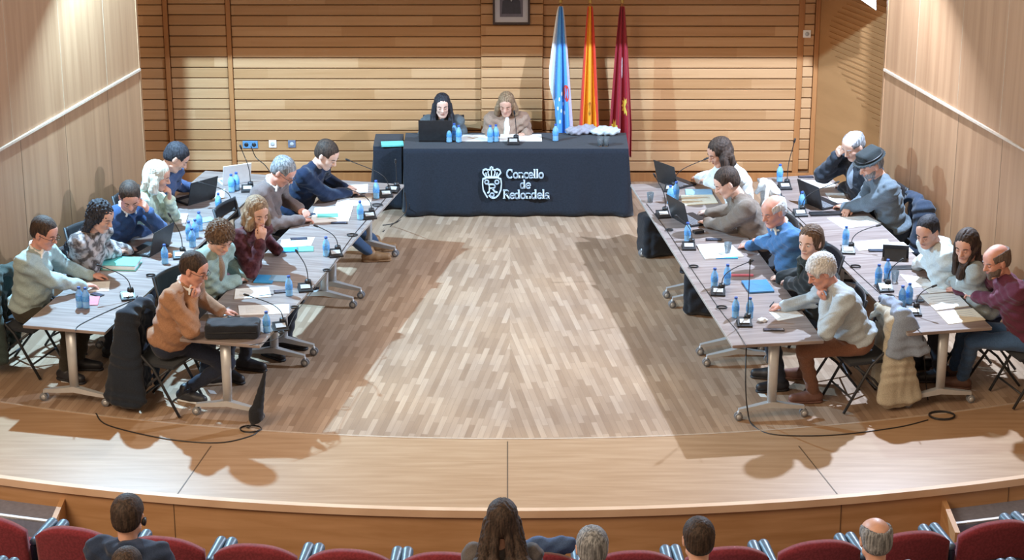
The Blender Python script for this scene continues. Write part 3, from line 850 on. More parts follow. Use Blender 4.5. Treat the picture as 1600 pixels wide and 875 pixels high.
# ------------------------------------------------------------------ prototypes for the small things
ZB = ZT + .0005
def put(o, loc, rz=0.0, label=None, cat=None, group=None):
    o.location = loc; o.rotation_euler = (0, 0, rz); return tag(o, label, cat, group)
_protos = {}
def inst(kind, maker):
    if kind not in _protos:
        _protos[kind] = maker(); return _protos[kind]
    return copy_tree(_protos[kind])
def mk_bottle():
    t = empty('water_bottle')
    mb = MB().mat(M['bottle']); mb.lathe([(.022, 0), (.032, .004), (.033, .02), (.031, .035), (.033, .05), (.031, .065), (.033, .13), (.030, .15), (.016, .178), (.013, .188), (.013, .196)], n=18); mb.build('bottle_body', parent=t)
    mb = MB().mat(M['blabel']); mb.lathe([(.0338, .072), (.0345, .074), (.0345, .124), (.0338, .126)], n=18); mb.build('wrapper', parent=t)
    mb = MB().mat(M['bcap']); mb.lathe([(.014, .190), (.0155, .192), (.0155, .208), (.012, .211)], n=14); mb.build('cap', parent=t)
    return t
def mk_glass():
    t = empty('drinking_glass'); mb = MB().mat(M['glass'])
    mb.lathe([(.026, 0), (.036, .10), (.034, .10), (.024, .006), (.002, .006)], n=18); mb.build('tumbler', parent=t); return t
def bottle(px, py, where, z=ZB, orange=False):
    o = inst('bottle', mk_bottle); put(o, P(px, py, z), random.uniform(0, 6), 'blue plastic water bottle ' + where, 'bottle', 'water bottles on the tables')
    o.scale = (.95, .95, .90); return o
def glass(px, py, where, z=ZB):
    o = inst('glass', mk_glass); return put(o, P(px, py, z), 0, 'clear drinking glass ' + where, 'glass', 'drinking glasses')
def mic(px, py, tip, where, z=ZB, rz=0.0, tipz=None, bend=.5):
    """conference microphone: wedge base, gooseneck to the tip pixel"""
    b = P(px, py, z)
    t = empty('table_microphone', b, rz, 'black gooseneck microphone ' + where, 'microphone', 'conference microphones')
    mb = MB().mat(M['black'])
    mb.prism([(-.065, -.07, 0), (.065, -.07, 0), (.065, .07, 0), (-.065, .07, 0)], (0, 0, .016))
    mb.prism([(-.06, -.06, .016), (-.06, .06, .016), (-.06, .06, .050), (-.06, .03, .058), (-.06, -.05, .022)], (.12, 0, 0))
    mb.build('base', parent=t)
    MB().mat(M['steel']).box((0, -.02, .0405), (.085, .05, .004), rot=Matrix.Rotation(.42, 3, 'X')).build('front_panel', parent=t)
    MB().mat(M['black']).lathe([(.004, 0), (.026, 0), (.030, .012), (.026, .03), (.010, .036)], (.03, .035, .052), 14).build('swivel', parent=t)
    s0 = Vector((.03, .035, .085))
    tz = tipz if tipz else .42
    tp = PY(tip[0], tip[1], b.y + (0 if tipz is None else 0))
    # tip on the vertical plane through the base that faces the hall, then height kept
    d = ray(*tip); tt = (b.y - .02 - CAM.y)/d.y; tp = CAM + d*tt
    loc = Matrix.Rotation(-rz, 3, 'Z') @ (tp - b)
    pts = []
    c1 = s0 + Vector((0, 0, max(.05, (loc.z-.08)*bend)))
    c2 = s0.lerp(loc, .5) + Vector((0, 0, .10*bend))
    for i in range(19):
        u = i/18; pts.append(s0*(1-u)**3 + c1*3*u*(1-u)**2 + c2*3*u*u*(1-u) + loc*u**3)
    MB().mat(M['black']).tube(pts, .0042, 7).build('gooseneck', parent=t)
    dd = (pts[-1]-pts[-3]).normalized()
    mb = MB().mat(M['black']); mb.tube([pts[-1]-dd*.01, pts[-1], pts[-1]+dd*.035, pts[-1]+dd*.045], [.006, .010, .010, .005], 10)
    mb.build('capsule', parent=t)
    return t
def quad_paper(pts, where, name='paper_sheets', m=None, th=.004, cat='papers', z=ZB, lines=True, lab='white printed paper '):
    """sheets given by four table points (image pixels), laid flat"""
    W = [P(*p, z) for p in pts]
    c = sum(W, Vector())/4
    t = empty(name, c, 0, lab + where, cat)
    mb = MB().mat(m or M['paper']); L_ = [w_-c for w_ in W]; mb.prism([(l.x, l.y, 0) for l in L_], (0, 0, th)); mb.build('sheet', parent=t)
    if lines:
        mb = MB().mat(M['ink'])
        for k in range(5):
            f = .18 + .15*k; a = L_[0].lerp(L_[3], f); b = L_[1].lerp(L_[2], f); a2 = a.lerp(b, .14); b2 = a.lerp(b, .86 if k < 4 else .5)
            dd = (L_[3]-L_[0])*.018
            mb.prism([(q.x, q.y, th) for q in (a2, b2, b2+dd, a2+dd)], (0, 0, .0006))
        mb.build('print', parent=t)
    return t
def slab(px, py, size, rz, name, m, label, cat, th=.01, z=ZB, screen=None):
    t = empty(name, P(px, py, z), rz, label, cat)
    MB().mat(m).box((0, 0, th/2), (size[0], size[1], th), bevel=min(th*.4, .004)).build('body', parent=t)
    if screen: MB().mat(screen).box((0, 0, th+.0004), (size[0]*.88, size[1]*.88, .001)).build('display', parent=t)
    return t
def laptop(px, py, rz, label, tilt=105, m=None, w_=.36, d_=.24, z=ZB):
    """hinge at local +y edge, screen faces local -y"""
    m = m or M['black']
    t = empty('laptop', P(px, py, z), rz, label, 'laptop')
    MB().mat(m).box((0, 0, .010), (w_, d_, .018), bevel=.003).build('base', parent=t)
    mb = MB().mat(M['caster'])
    for r_ in range(5):
        for c_ in range(12): mb.box((-w_*.42+c_*w_*.076, -.02+r_*.024, .0200), (w_*.066, .019, .002))
    mb.build('keyboard', parent=t)
    R_ = Matrix.Rotation(math.radians(tilt-90), 3, 'X').inverted()
    lid = empty('lid', (0, d_/2, .018)); lid.parent = t
    mb = MB().mat(m); mb.box(R_ @ Vector((0, .004, d_/2)), (w_, .008, d_), rot=R_, bevel=.002)
    bpy.data.objects.remove(lid); lid = mb
    lo = MB()
    for v in mb.bm.verts: v.co += Vector((0, d_/2, .018))
    L_ = mb.build('lid', parent=t)
    s_ = MB().mat(M['screen']); s_.box(R_ @ Vector((0, -.001, d_/2)) + Vector((0, d_/2, .018)), (w_*.93, .002, d_*.88), rot=R_); s_.build('display', parent=L_); lo.bm.free()
    return t
def coil(px, py, where, r=.045, z=ZB, turns=3):
    pts = []
    n = 16*turns
    for i in range(n): a = 2*PI*i/16; pts.append((math.cos(a)*(r+.004*math.sin(i*.37)), math.sin(a)*(r*.8), .006 + .004*(i/16)))
    mb = MB().mat(M['black']); mb.tube(pts, .0035 if r < .1 else .006, 6)
    o = mb.build('cable_coil'); return put(o, P(px, py, z), 0, 'coiled black cable ' + where, 'cable', 'coiled cables')
def cable(pts, where, r=.004, z=ZB, m=None, drop=None):
    W = []
    for p in pts: W.append(P(p[0], p[1], p[2] if len(p) > 2 else z+r))
    # smooth
    Q = []
    n = len(W)
    for i in range(n-1):
        p0, p1, p2, p3 = W[max(0, i-1)], W[i], W[i+1], W[min(n-1, i+2)]
        for k in range(6):
            u = k/6; Q.append(0.5*((2*p1) + (p2-p0)*u + (2*p0-5*p1+4*p2-p3)*u*u + (3*p1-p0-3*p2+p3)*u**3))
    Q.append(W[-1])
    c = Q[0].copy(); Q = [q-c for q in Q]
    mb = MB().mat(m or M['black']); mb.tube(Q, r, 6); o = mb.build('cable'); o.location = c
    return tag(o, 'thin black cable ' + where, 'cable', 'loose cables')
# ------------------------------------------------------------------ people
V_ = lambda *a: np.array(a, float)
def unit(v): return v/(np.linalg.norm(v)+1e-9)
def Rx(a): c, s = math.cos(a), math.sin(a); return np.array([[1, 0, 0], [0, c, -s], [0, s, c]])
def Ry(a): c, s = math.cos(a), math.sin(a); return np.array([[c, 0, s], [0, 1, 0], [-s, 0, c]])
def Rz(a): c, s = math.cos(a), math.sin(a); return np.array([[c, -s, 0], [s, c, 0], [0, 0, 1]])
HB = 0.0076      # grid of the bodies
HC = 0.0098      # grid of the clothes
def ik(Sh, W, l1, l2, hint):
    d = W - Sh; L = np.linalg.norm(d); mx = (l1+l2)*.985
    if L > mx: W = Sh + d/L*mx; L = mx; d = W - Sh
    L = max(L, abs(l1-l2)+.02)
    a = (l1*l1 - l2*l2 + L*L)/(2*L); hgt = math.sqrt(max(0, l1*l1 - a*a)); u = unit(d)
    p = hint - u*(hint @ u); p = unit(p)
    return Sh + u*a + p*hgt, W
def bumps(amp, wl, seed=0.0):
    def f(X, Y, Z):
        w = 2*PI/wl
        a = np.sin(w*X + 1.3*np.sin(w*.31*Z+seed) + seed)*np.sin(w*Y + 1.1*np.sin(w*.37*X) + 2*seed)*np.sin(w*Z + 1.2*np.sin(w*.29*Y) + 3*seed)
        b = np.sin(w*1.7*(X+.4*Z) + seed)*np.sin(w*1.9*(Y-.3*X) + 1.0)*np.sin(w*1.6*(Z+.3*Y) + 2.0)
        return amp*(a + .6*b)
    return f
def hand_prims(sd, W, f, n, right, curl=.3, thumb_in=.3):
    f = unit(f); n = unit(n - f*(n @ f)); t = np.cross(f, n)*(1 if right else -1)
    for o in (.027, .009, -.009, -.026):
        sd.cap(W + t*o*.55 + f*.005, W + t*o + f*.080, .0145, .0115, .016)
    Ls = (.95, 1.05, .98, .78)
    for i, o in enumerate((.029, .010, -.010, -.028)):
        p = W + t*o + f*.082; ang = 0
        for j, sl in enumerate((.040, .026, .021)):
            ang += curl*(1, 1.15, .8)[j]
            d = f*math.cos(ang) + n*math.sin(ang) + t*(o*1.6)*(1 if j == 0 else .3)
            q = p + unit(d)*sl*Ls[i]; sd.cap(p, q, .0100-.0008*j, .0094-.0008*j, .0035); p = q
    p = W + t*.018 + f*.018; d = unit(f*.75 + t*.75 + n*.25)
    q = p + d*.040; sd.cap(p, q, .0140, .0118, .010)
    d2 = unit(f*.95 + t*(.45-thumb_in) + n*.35); r = q + d2*.030; sd.cap(q, r, .0112, .0102, .004)
    sd.cap(r, r + unit(f + n*.3 - t*thumb_in*.3)*.022, .0100, .0085, .004)
def head_prims(sd, H, R, hs, neck, belly=0, beardy=False, jaw=1.0):
    T = lambda x, y, z: H + R @ (V_(x, y, z)*hs)
    e = lambda c, r, k=.02, op='+': sd.ell(T(*c), V_(*r)*hs, R, k, op)
    e((0, -.018, .036), (.074, .094, .080))
    e((0, .022, -.030), (.060*jaw, .064, .080), .03)
    e((0, .045, .040), (.058, .042, .050), .025)
    sd.cap(T(0, .062, -.100), T(0, .055, -.090), .020*hs, .024*hs, .025)
    sd.cap(T(-.050*jaw, .010, -.070), T(-.022, .060, -.096), .017*hs, .016*hs, .02)
    sd.cap(T(.050*jaw, .010, -.070), T(.022, .060, -.096), .017*hs, .016*hs, .02)
    for s in (-1, 1):
        e((s*.034, .056, -.022), (.022, .024, .022), .02)
        e((s*.031, .096, .005), (.017, .014, .011), .010, '-')
        sd.cap(T(s*.012, .084, .022), T(s*.046, .068, .022), .0085*hs, .007*hs, .010)
        e((s*.077, -.006, -.006), (.009, .020, .032), .006)
        sd.cap(T(s*.074, .004, -.028), T(s*.079, -.010, .018), .006*hs, .009*hs, .006)
    sd.cap(T(0, .080, .018), T(0, .106, -.024), .0085*hs, .0125*hs, .009)
    sd.cap(T(-.012, .094, -.027), T(.012, .094, -.027), .009*hs, .009*hs, .006)
    sd.cap(T(-.018, .080, -.053), T(.018, .080, -.053), .0085*hs, .0085*hs, .006)
    sd.cap(T(-.015, .077, -.064), T(.015, .077, -.064), .0085*hs, .0085*hs, .006)
    sd.cap(T(0, -.020, -.045), neck, .052*hs, .056, .03)
    return T
HAIR = {
 'black': hairmat('hair_black', (.010, .010, .014), (.035, .035, .045)),
 'dark': hairmat('hair_dark_brown', (.022, .014, .011), (.060, .038, .028)),
 'brown': hairmat('hair_brown', (.060, .033, .020), (.14, .085, .05)),
 'light': hairmat('hair_light_brown', (.14, .085, .05), (.30, .20, .12)),
 'blond': hairmat('hair_ash_blond', (.42, .42, .36), (.72, .74, .66)),
 'grey': hairmat('hair_grey', (.10, .105, .115), (.30, .31, .33)),
 'white': hairmat('hair_white', (.42, .43, .44), (.72, .73, .74)),
 'stubble': hairmat('hair_stubble', (.10, .075, .065), (.18, .14, .12)),
}
def hair(kind, colr, T, R, hs, H, parent, body_down, shoulder, seed=0):
    """body_down(point, dz) keeps curtains of hair hanging straight down"""
    if kind == 'bald': return None
    sd = SDF(); e = lambda c, r, k=.02, op='+': sd.ell(T(*c), V_(*r)*hs, R, k, op)
    def pl(pt, n): sd.plane(T(*pt), R @ V_(*n))
    ns = folds(.003, .022, seed, vert=True); h = .006
    if kind in ('short', 'thin', 'crop', 'fringe', 'longtop'):
        th = {'short': .010, 'thin': .006, 'crop': .006, 'fringe': .011, 'longtop': .020}[kind]
        e((0, -.020, .038), (.074+th, .094+th, .080+th)); e((0, -.04, -.01), (.070+th*.6, .070+th*.6, .070), .02)
        e((0, .110, -.010), (.070, .070, .070), .012, '-')
        for s in (-1, 1): e((s*.085, .030, -.012), (.030, .040, .040), .008, '-')
        pl((0, -.09, -.072), (0, -.50, 1)) if kind != 'longtop' else pl((0, -.09, -.075), (0, -.45, 1))
        if kind == 'thin': e((0, .055, .10), (.045, .06, .045), .01, '-')
        if kind == 'fringe': e((0, -.005, .112), (.074, .130, .080), .008, '-')
        ns = bumps(.003 if kind != 'longtop' else .007, .024, seed)
    elif kind in ('curly',):
        e((0, -.022, .045), (.102, .112, .092)); e((0, -.050, -.010), (.095, .075, .08), .03)
        e((0, .112, -.020), (.066, .075, .078), .012, '-')
        ns = bumps(.011, .042, seed)
    elif kind in ('bob', 'long', 'verylong', 'wavy', 'tied'):
        th = .011
        e((0, -.020, .038), (.074+th, .094+th, .080+th)); e((0, -.035, -.01), (.078+th, .080+th*.7, .080), .02)
        dz = {'bob': .11, 'long': .24, 'verylong': .46, 'wavy': .28, 'tied': .03}[kind]
        if kind != 'tied':
            for s in (-1, 1):
                for (x, y, zz, q) in ((.078, .000, .00, 1), (.082, -.025, .0, 1), (.066, -.060, .0, 1), (.030, -.085, 0, 1)):
                    a = T(s*x, y, zz); fz = dz*(.9 if y > 0 else 1)
                    b = body_down(a, fz*.5, s, y, .5); c = body_down(a, fz, s, y, 1)
                    sd.cap(a, b, .022*hs, .028*hs, .015); sd.cap(b, c, (.028 if kind != 'verylong' else .042)*hs, (.030 if kind != 'verylong' else .055)*hs, .02)
        else:
            e((0, -.115, .02), (.035, .03, .04), .015)
        e((0, .126, -.012), (.072, .094, .106), .010, '-'); e((0, .03, .145), (.004, .09, .035), .006, '-')
        if kind == 'wavy': ns = bumps(.010, .048, seed)
        else: ns = folds(.003, .020, seed, vert=True)
    V, Fc = sd.mesh(h, ns)
    return mesh_obj('hair', V, Fc, HAIR[colr], parent, relax=1)
COUNT = [0]
def person(label, head, heading, L=18, pitch=35, yaw=0, roll=0, hands=(None, None), top=('sweater', (.5, .5, .5)), legs=(.03, .035, .05),
           shoes=(.02, .02, .025), hr=('short', 'dark'), skin='skin', s=1.09, hsc=1.09, female=False, belly=0.0, glasses=False, collar=None,
           beard=None, hat=None, feet=None, scarf=None, side=0.0, topsec=None, turtle=False, hood=None, open_front=None, kneefwd=.43, zoff=0.0, group=None, legs_hide=False, drop=0.0, elb=.6, hairdown=None, necklean=14, clav=0.0, headset=None, shoespread=.1, topvar=.08):
    """seated person; head = photo pixel of the head's centre, heading = world angle of the +Y axis"""
    COUNT[0] += 1; seed = COUNT[0]*1.7
    a = math.radians(L); w_ = .90 if female else 1.0
    pel = V_(0, 0, .57-drop); sdx = math.sin(math.radians(side))
    d = unit(V_(sdx, math.sin(a), math.cos(a)))
    nl = a + math.radians(necklean); dn = unit(V_(sdx, math.sin(nl), math.cos(nl)))
    ch = pel + d*.31; shc = pel + d*.45; nb = pel + d*.50
    Rh = Rz(math.radians(yaw)) @ Rx(-math.radians(pitch)) @ Ry(math.radians(roll))
    H = nb + dn*.085 + Rh @ (V_(0, .018, .085)*hsc)
    # place it: the head's centre falls on the ray through the given pixel
    z = (H[2])*s + zoff
    hw = P(head[0], head[1], z)
    cz, sz = math.cos(heading), math.sin(heading)
    off = Vector((cz*H[0]*s - sz*H[1]*s, sz*H[0]*s + cz*H[1]*s, 0))
    org = Vector((hw.x - off.x, hw.y - off.y, zoff))
    inv = lambda p: np.array([(cz*(p.x-org.x) + sz*(p.y-org.y))/s, (-sz*(p.x-org.x) + cz*(p.y-org.y))/s, (p.z-org.z)/s])
    # torso
    body = SDF()
    R = Rx(-a)
    tors = [(pel, (.155*w_+.01, .115, .10)), (pel + d*.14 + V_(0, .015+belly*.5, 0), (.140*w_+belly*.6, .105+belly, .13)), (ch, (.158*w_, .108+(.012 if female else 0)+belly*.3, .155))]
    for c_, r_ in tors: body.ell(c_, V_(*r_)*.94, R, .05)
    sw = .172*w_ + .012
    shd = [shc + V_(sx*sw, 0, -.005) for sx in (-1, 1)]
    body.cap(shd[0], shd[1], .045, .045, .05)
    for q in shd: body.cap(nb + (q-nb)*.25, q, .040, .038, .05)
    neck = nb + d*.0 - V_(0, .0, .0)
    T = head_prims(body, H, Rh, hsc, neck, jaw=.93 if female else 1.0)
    # arms
    arms = []
    for i, sx in enumerate((-1, 1)):
        hd = hands[i]; Sh = shd[i]
        pn = V_(0, 0, -1); curl = .28; f = None
        if hd is None or hd == 'lap': W = pel + V_(sx*.12, .30, .10); hint = V_(sx*.6, -.5, -.4); f = V_(-sx*.4, .9, -.1)
        elif hd == 'chin': W = T(sx*.022, .070, -.215); hint = V_(sx*.45, .5, -1); f = (T(sx*.0, .095, -.09) - W); pn = Rh @ V_(0, -1, .1); curl = 1.0
        elif hd == 'mouth': W = T(sx*.03, .145, -.165); hint = V_(sx*.35, .4, -1); f = (T(sx*.0, .12, -.04) - W); pn = Rh @ V_(-sx*.3, -1, .1); curl = .85
        elif hd == 'temple': W = T(sx*.135, .075, -.105); hint = V_(sx*.5, .5, -1); f = T(sx*.085, .055, .03) - W; pn = Rh @ V_(-sx*1, -.3, .1); curl = .45
        elif hd == 'brow': W = T(sx*.125, .10, -.07); hint = V_(sx*.6, .3, -.9); f = T(sx*.03, .10, .05) - W; pn = Rh @ V_(-sx*.7, -1, .1); curl = .45
        elif hd == 'up': W = ch + V_(sx*.11, .30, .06); hint = V_(sx*.8, 0, -.7); f = V_(-sx*.4, .5, .5); pn = V_(-sx, 0, 0); curl = .9
        else:
            tp = P(hd[0], hd[1], ZT + .035); tl = inv(tp); el = Sh + V_(sx*.10, .12, -.25)
            dr = unit(V_(tl[0]-el[0], tl[1]-el[1], 0)); W = tl - dr*.085 + V_(0, 0, .012); hint = V_(sx*elb, -.25, -.6); f = dr + V_(0, 0, -.12)
            curl = hd[2] if len(hd) > 2 else .35
        E, W2 = ik(Sh, W, .285, .255, hint)
        if not isinstance(hd, str) and hd is not None and W2[2]*s+zoff < ZT+.03: W2[2] = (ZT+.03-zoff)/s
        if not isinstance(hd, str) and hd is not None and E[2]*s+zoff < ZT+.06 and E[1] > W2[1]-.12: E[2] = (ZT+.06-zoff)/s
        arms.append((Sh, E, W2))
        body.cap(Sh, E, .043*(.85 if female else 1), .034, .02); body.cap(E, W2, .035*(.88 if female else 1), .024, .015)
        hand_prims(body, W2, f, pn, sx > 0, curl)
    # legs
    lg = []
    for i, sx in enumerate((-1, 1)):
        hp = pel + V_(sx*.085, .02, -.045)
        if feet and feet[i] is not None:
            fp = feet[i]; an = inv(P(fp[0], fp[1], 0)) if not (len(fp) > 2 and fp[2] == 'l') else V_(fp[0], fp[1], 0)
            an[2] = -zoff/s*0 + .085
        else: an = V_(sx*(shoespread+.02), kneefwd - .06, .085)
        if zoff: an[2] = .085
        kn, an = ik(hp, an, kneefwd + .01, .43, V_(sx*.12, .6, 1))
        an[2] = max(an[2], .08)
        if kn[2]*s + zoff > .66: kn[2] = (.66-zoff)/s
        lg.append((hp, kn, an))
        if not legs_hide:
            body.cap(hp, kn, .072, .048, .03); body.cap(kn, an, .046, .032, .02)
            toe = unit(V_(an[0]-hp[0]*.6, max(.1, an[1]-hp[1]), 0))
            if feet and feet[i] is not None: toe = unit(V_(an[0]-kn[0]*.8, abs(an[1]-kn[1])+.35, 0))
            lg[-1] = (hp, kn, an, toe)
            body.cap(V_(an[0], an[1], .045) - toe*.03, V_(an[0], an[1], .035) + toe*.13, .034, .026, .02)
            body.cap(an, V_(an[0], an[1], .05), .033, .035, .02)
    V, Fc = body.mesh(HB)
    root = mesh_obj('person', V, Fc, M[skin], None, relax=1)
    root.location = org; root.rotation_euler = (0, 0, heading); root.scale = (s, s, s)
    tag(root, label, 'person', group)
    # sweater / jacket
    nm, colr = top[0], top[1]
    tmt = fabric('%s_%d' % (nm, COUNT[0]), colr, var=topvar, second=topsec, scale=(22 if topsec else 120))
    pad = .024 + (.014 if nm in ('coat', 'jacket', 'hoodie', 'blazer') else 0)
    g = SDF()
    for c_, r_ in tors[1:]: g.ell(c_, V_(*r_) + pad, R, .05)
    g.ell(pel + d*.02, V_(.165*w_+pad, .122+pad+belly*.4, .075), R, .05)
    g.cap(shd[0], shd[1], .050+pad, .050+pad, .05)
    for q in shd: g.cap(nb + (q-nb)*.30, q, .036+pad*.6, .045+pad*.6, .04)
    for (Sh, E, W2) in arms:
        g.cap(Sh, E, .050+pad, .040+pad, .035); g.cap(E, W2 + (E-W2)*.06, .042+pad, .030+pad*.6, .02)
        g.cap(W2 + (E-W2)*.10, W2 + (E-W2)*.04, .034+pad*.6, .034+pad*.6, .006)
    if turtle: g.cap(nb + dn*.0, nb + dn*.075, .063, .060, .02)
    else: g.cap(nb - d*.01, nb + dn*.015, .062, .060, .02)
    if hood or nm == 'hoodie':
        g.cap(nb - V_(.07, .065, -.005), nb + V_(.07, -.065, .005), .045, .045, .03); g.cap(nb + V_(0, -.10, -.03), nb + V_(0, -.085, .02), .05, .04, .03)
        g.cap(nb + V_(-.09, .02, -.01), nb + V_(-.07, -.06, .0), .03, .04, .02); g.cap(nb + V_(.09, .02, -.01), nb + V_(.07, -.06, .0), .03, .04, .02)
    V, Fc = g.mesh(HC, folds(.0085, .085, seed)); mesh_obj(nm, V, Fc, tmt, root, relax=1)
    # shirt collar
    if collar is not None:
        cm = fabric('collar_%d' % COUNT[0], collar); k = SDF()
        for t in range(9):
            q0 = math.radians(-55 + t*290/9 + 0); q1 = math.radians(-55 + (t+1)*290/9)
            c0 = nb + dn*.028
            Rn = Rx(-nl)
            A = c0 + Rn @ V_(.068*math.sin(q0)*1, -.068*math.cos(q0), .010*math.cos(q0)); B = c0 + Rn @ V_(.068*math.sin(q1), -.068*math.cos(q1), .010*math.cos(q1))
            k.cap(A, B, .010, .010, .008)
        for sx in (-1, 1): k.cap(nb + dn*.03 + V_(sx*.025, .062, -.005), nb + V_(sx*.055, .075, -.045), .013, .010, .01)
        V, Fc = k.mesh(.007); mesh_obj('shirt_collar', V, Fc, cm, root)
    if open_front is not None:      # shirt or blouse showing between the jacket fronts
        k = SDF(); k.ell(ch + R @ V_(0, .055+belly*.3, .04), (.052, .118, .15), R, .02); k.cap(nb + V_(0, .03, -.03), ch + R @ V_(0, .085, -.05), .045, .05, .03)
        V, Fc = k.mesh(.009); mesh_obj('blouse', V, Fc, fabric('blouse_%d' % COUNT[0], open_front), root)
    if scarf is not None:
        k = SDF(); c0 = nb + dn*.02
        for t in range(12):
            q0, q1 = 2*PI*t/12, 2*PI*(t+1)/12
            k.cap(c0 + V_(.085*math.sin(q0), .085*math.cos(q0), -.02*math.cos(q0)+.006*math.sin(3*q0)), c0 + V_(.085*math.sin(q1), .085*math.cos(q1), -.02*math.cos(q1)+.006*math.sin(3*q1)), .034, .034, .02)
        k.cap(c0 + V_(.04, .10, -.02), ch + V_(.05, .13, -.06), .035, .04, .02)
        V, Fc = k.mesh(.009, folds(.006, .04, seed)); mesh_obj('scarf', V, Fc, fabric('scarf_%d' % COUNT[0], scarf), root)
    # trousers and shoes
    if not legs_hide:
        k = SDF(); k.ell(pel + V_(0, 0, -.015), (.165*w_, .125+belly*.3, .088), R, .04)
        for (hp, kn, an, toe) in lg:
            k.cap(hp, kn, .086, .062, .04); k.cap(kn, an + (kn-an)*.06, .062, .050, .03)
        V, Fc = k.mesh(HC, folds(.005, .09, seed+1)); mesh_obj('trousers', V, Fc, fabric('trousers_%d' % COUNT[0], legs), root)
        for (hp, kn, an, toe) in lg:
            k = SDF(); b0 = V_(an[0], an[1], .048) - toe*.035; t0 = V_(an[0], an[1], .042) + toe*.165
            k.cap(b0, V_(an[0], an[1], .045) + toe*.06, .046, .046, .02); k.cap(V_(an[0], an[1], .045) + toe*.06, t0, .046, .036, .02)
            k.cap(V_(an[0], an[1], .05), an + V_(0, 0, .02), .046, .044, .02); k.plane((0, 0, .012), (0, 0, 1))
            V, Fc = k.mesh(.009); sh = mesh_obj('shoe', V, Fc, plain('shoe_%d' % COUNT[0], shoes, .5), root)
            k = SDF(); k.cap(V_(b0[0], b0[1], .012), V_(t0[0], t0[1], .012), .047, .038, .01); k.plane((0, 0, .022), (0, 0, -1)); k.plane((0, 0, .0), (0, 0, 1))
            V, Fc = k.mesh(.009); mesh_obj('sole', V, Fc, plain('sole_%d' % COUNT[0], shoes if not isinstance(shoes, tuple) or len(shoes) < 4 else shoes, .6) if COUNT[0] != 6 else M['paper'], sh, relax=0)
    # hair
    def down(pn_, dz, sx, y, ph):
        x0 = pn_[0] + sx*(.095*min(1, abs(pn_[0])/.08) if hr[0] == 'verylong' else .018)*ph; yy = pn_[1]
        q = V_(x0, yy, pn_[2] - dz)
        tz = (q[2]-pel[2])/max(.2, d[2])/1.0
        sh_y = pel[1] + math.tan(a)*(q[2]-pel[2])
        if y > -.03 and hairdown != 'back': q[1] = max(q[1] - .01, sh_y + (.135 if q[2] < shc[2]+.03 else .06))
        else:
            q[1] = min(q[1], sh_y - (.125 if q[2] < shc[2]+.05 else .02))
        return q
    hair(hr[0], hr[1], T, Rh, hsc, H, root, down, shc, seed)
    # brows and eyes
    mb = MB().mat(HAIR[hr[1]] if hr[1] in ('black', 'dark', 'brown', 'grey') else HAIR['brown'] if hr[0] not in ('fringe', 'bald') else HAIR['grey'])
    for sx in (-1, 1):
        mb.tube([T(sx*.014, .0925, .023), T(sx*.032, .088, .028), T(sx*.048, .074, .022)], [.0025, .0036, .002], 6)
    mb.build('eyebrows', parent=root)
    for sx in (-1, 1):
        mb = MB(); lidc = pitch > 7
        c0 = T(sx*.031, .0765, .005)
        mb.mat(M[skin] if lidc else M['eyewhite']); mb.lathe([(.0015, -.011), (.009, -.006), (.0115, 0), (.009, .006), (.0015, .011)], c0, 12)
        if not lidc: mb.mat(M['eye']); mb.lathe([(.001, -.006), (.005, -.002), (.005, .002), (.001, .006)], T(sx*.031, .0860, .004), 10)
        else: mb.mat(M['eye']); mb.tube([T(sx*.021, .0850, .000), T(sx*.031, .0885, -.003), T(sx*.041, .0830, .000)], [.001, .0018, .001], 5)
        mb.build('eye', parent=root)
    mb = MB().mat(M['lip']); mb.tube([T(-.020, .086, -.059), T(0, .0905, -.0575), T(.020, .086, -.059)], [.002, .0036, .002], 6); mb.build('lips', parent=root)
    if glasses:
        mb = MB().mat(plain('spectacle_frame', (.05, .035, .03), .3))
        for sx in (-1, 1):
            pts = [T(sx*.033 + .0215*math.cos(q), .104, .002 + .0155*math.sin(q)) for q in [2*PI*k/16 for k in range(16)]]
            mb.tube(pts, .0020, 6, closed=True); mb.tube([T(sx*.055, .102, .006), T(sx*.078, .05, .006), T(sx*.082, -.005, .004)], .0020, 6)
        mb.tube([T(-.012, .106, .004), T(.012, .106, .004)], .0020, 6); mb.build('glasses', parent=root)
    if beard:
        k = SDF(); e = lambda c, r, kk=.02, op='+': k.ell(T(*c), V_(*r)*hsc, Rh, kk, op)
        e((0, .026, -.055), (.066, .066, .062)); k.cap(T(0, .066, -.102), T(0, .058, -.09), .025*hsc, .028*hsc, .02)
        e((0, .10, -.010), (.050, .05, .040), .006, '-'); e((0, .102, -.058), (.020, .02, .009), .004, '-')
        k.plane(T(0, 0, -.018), Rh @ V_(0, .35, -1)); k.plane(T(0, .0, 0), Rh @ V_(0, 1, .0))
        V, Fc = k.mesh(.007, folds(.0015, .015, seed)); mesh_obj('beard', V, Fc, HAIR[beard], root)
    if hat:
        k = SDF(); e = lambda c, r, kk=.01, op='+': k.ell(T(*c), V_(*r)*hsc, Rh, kk, op)
        e((0, -.008, .055), (.125, .150, .010)); e((0, -.018, .070), (.092, .112, .055), .010); k.rbox(T(0, -.018, .085), (.052, .072, .018), .030, Rh @ np.eye(3), .015)
        V, Fc = k.mesh(.007); hm = fabric('hat_felt', (.022, .028, .031)); ht = mesh_obj('hat', V, Fc, hm, root)
        mb = MB().mat(M['black'])
        mb.tube([T(.097*math.cos(q), -.018+.117*math.sin(q), .076) for q in [2*PI*k_/28 for k_ in range(28)]], .008, 6, closed=True); mb.build('hat_band', parent=ht)
    if headset:
        mb = MB().mat(M['black']); mb.lathe([(.004, -.008), (.026, -.006), (.028, .006), (.004, .012)], T(.088, -.004, -.02), 14, Matrix(Rh.tolist()) @ Matrix.Rotation(PI/2, 3, 'Y')); mb.build('earphone', parent=root)
    root['_h'] = 0; del root['_h']
    return root, org, heading

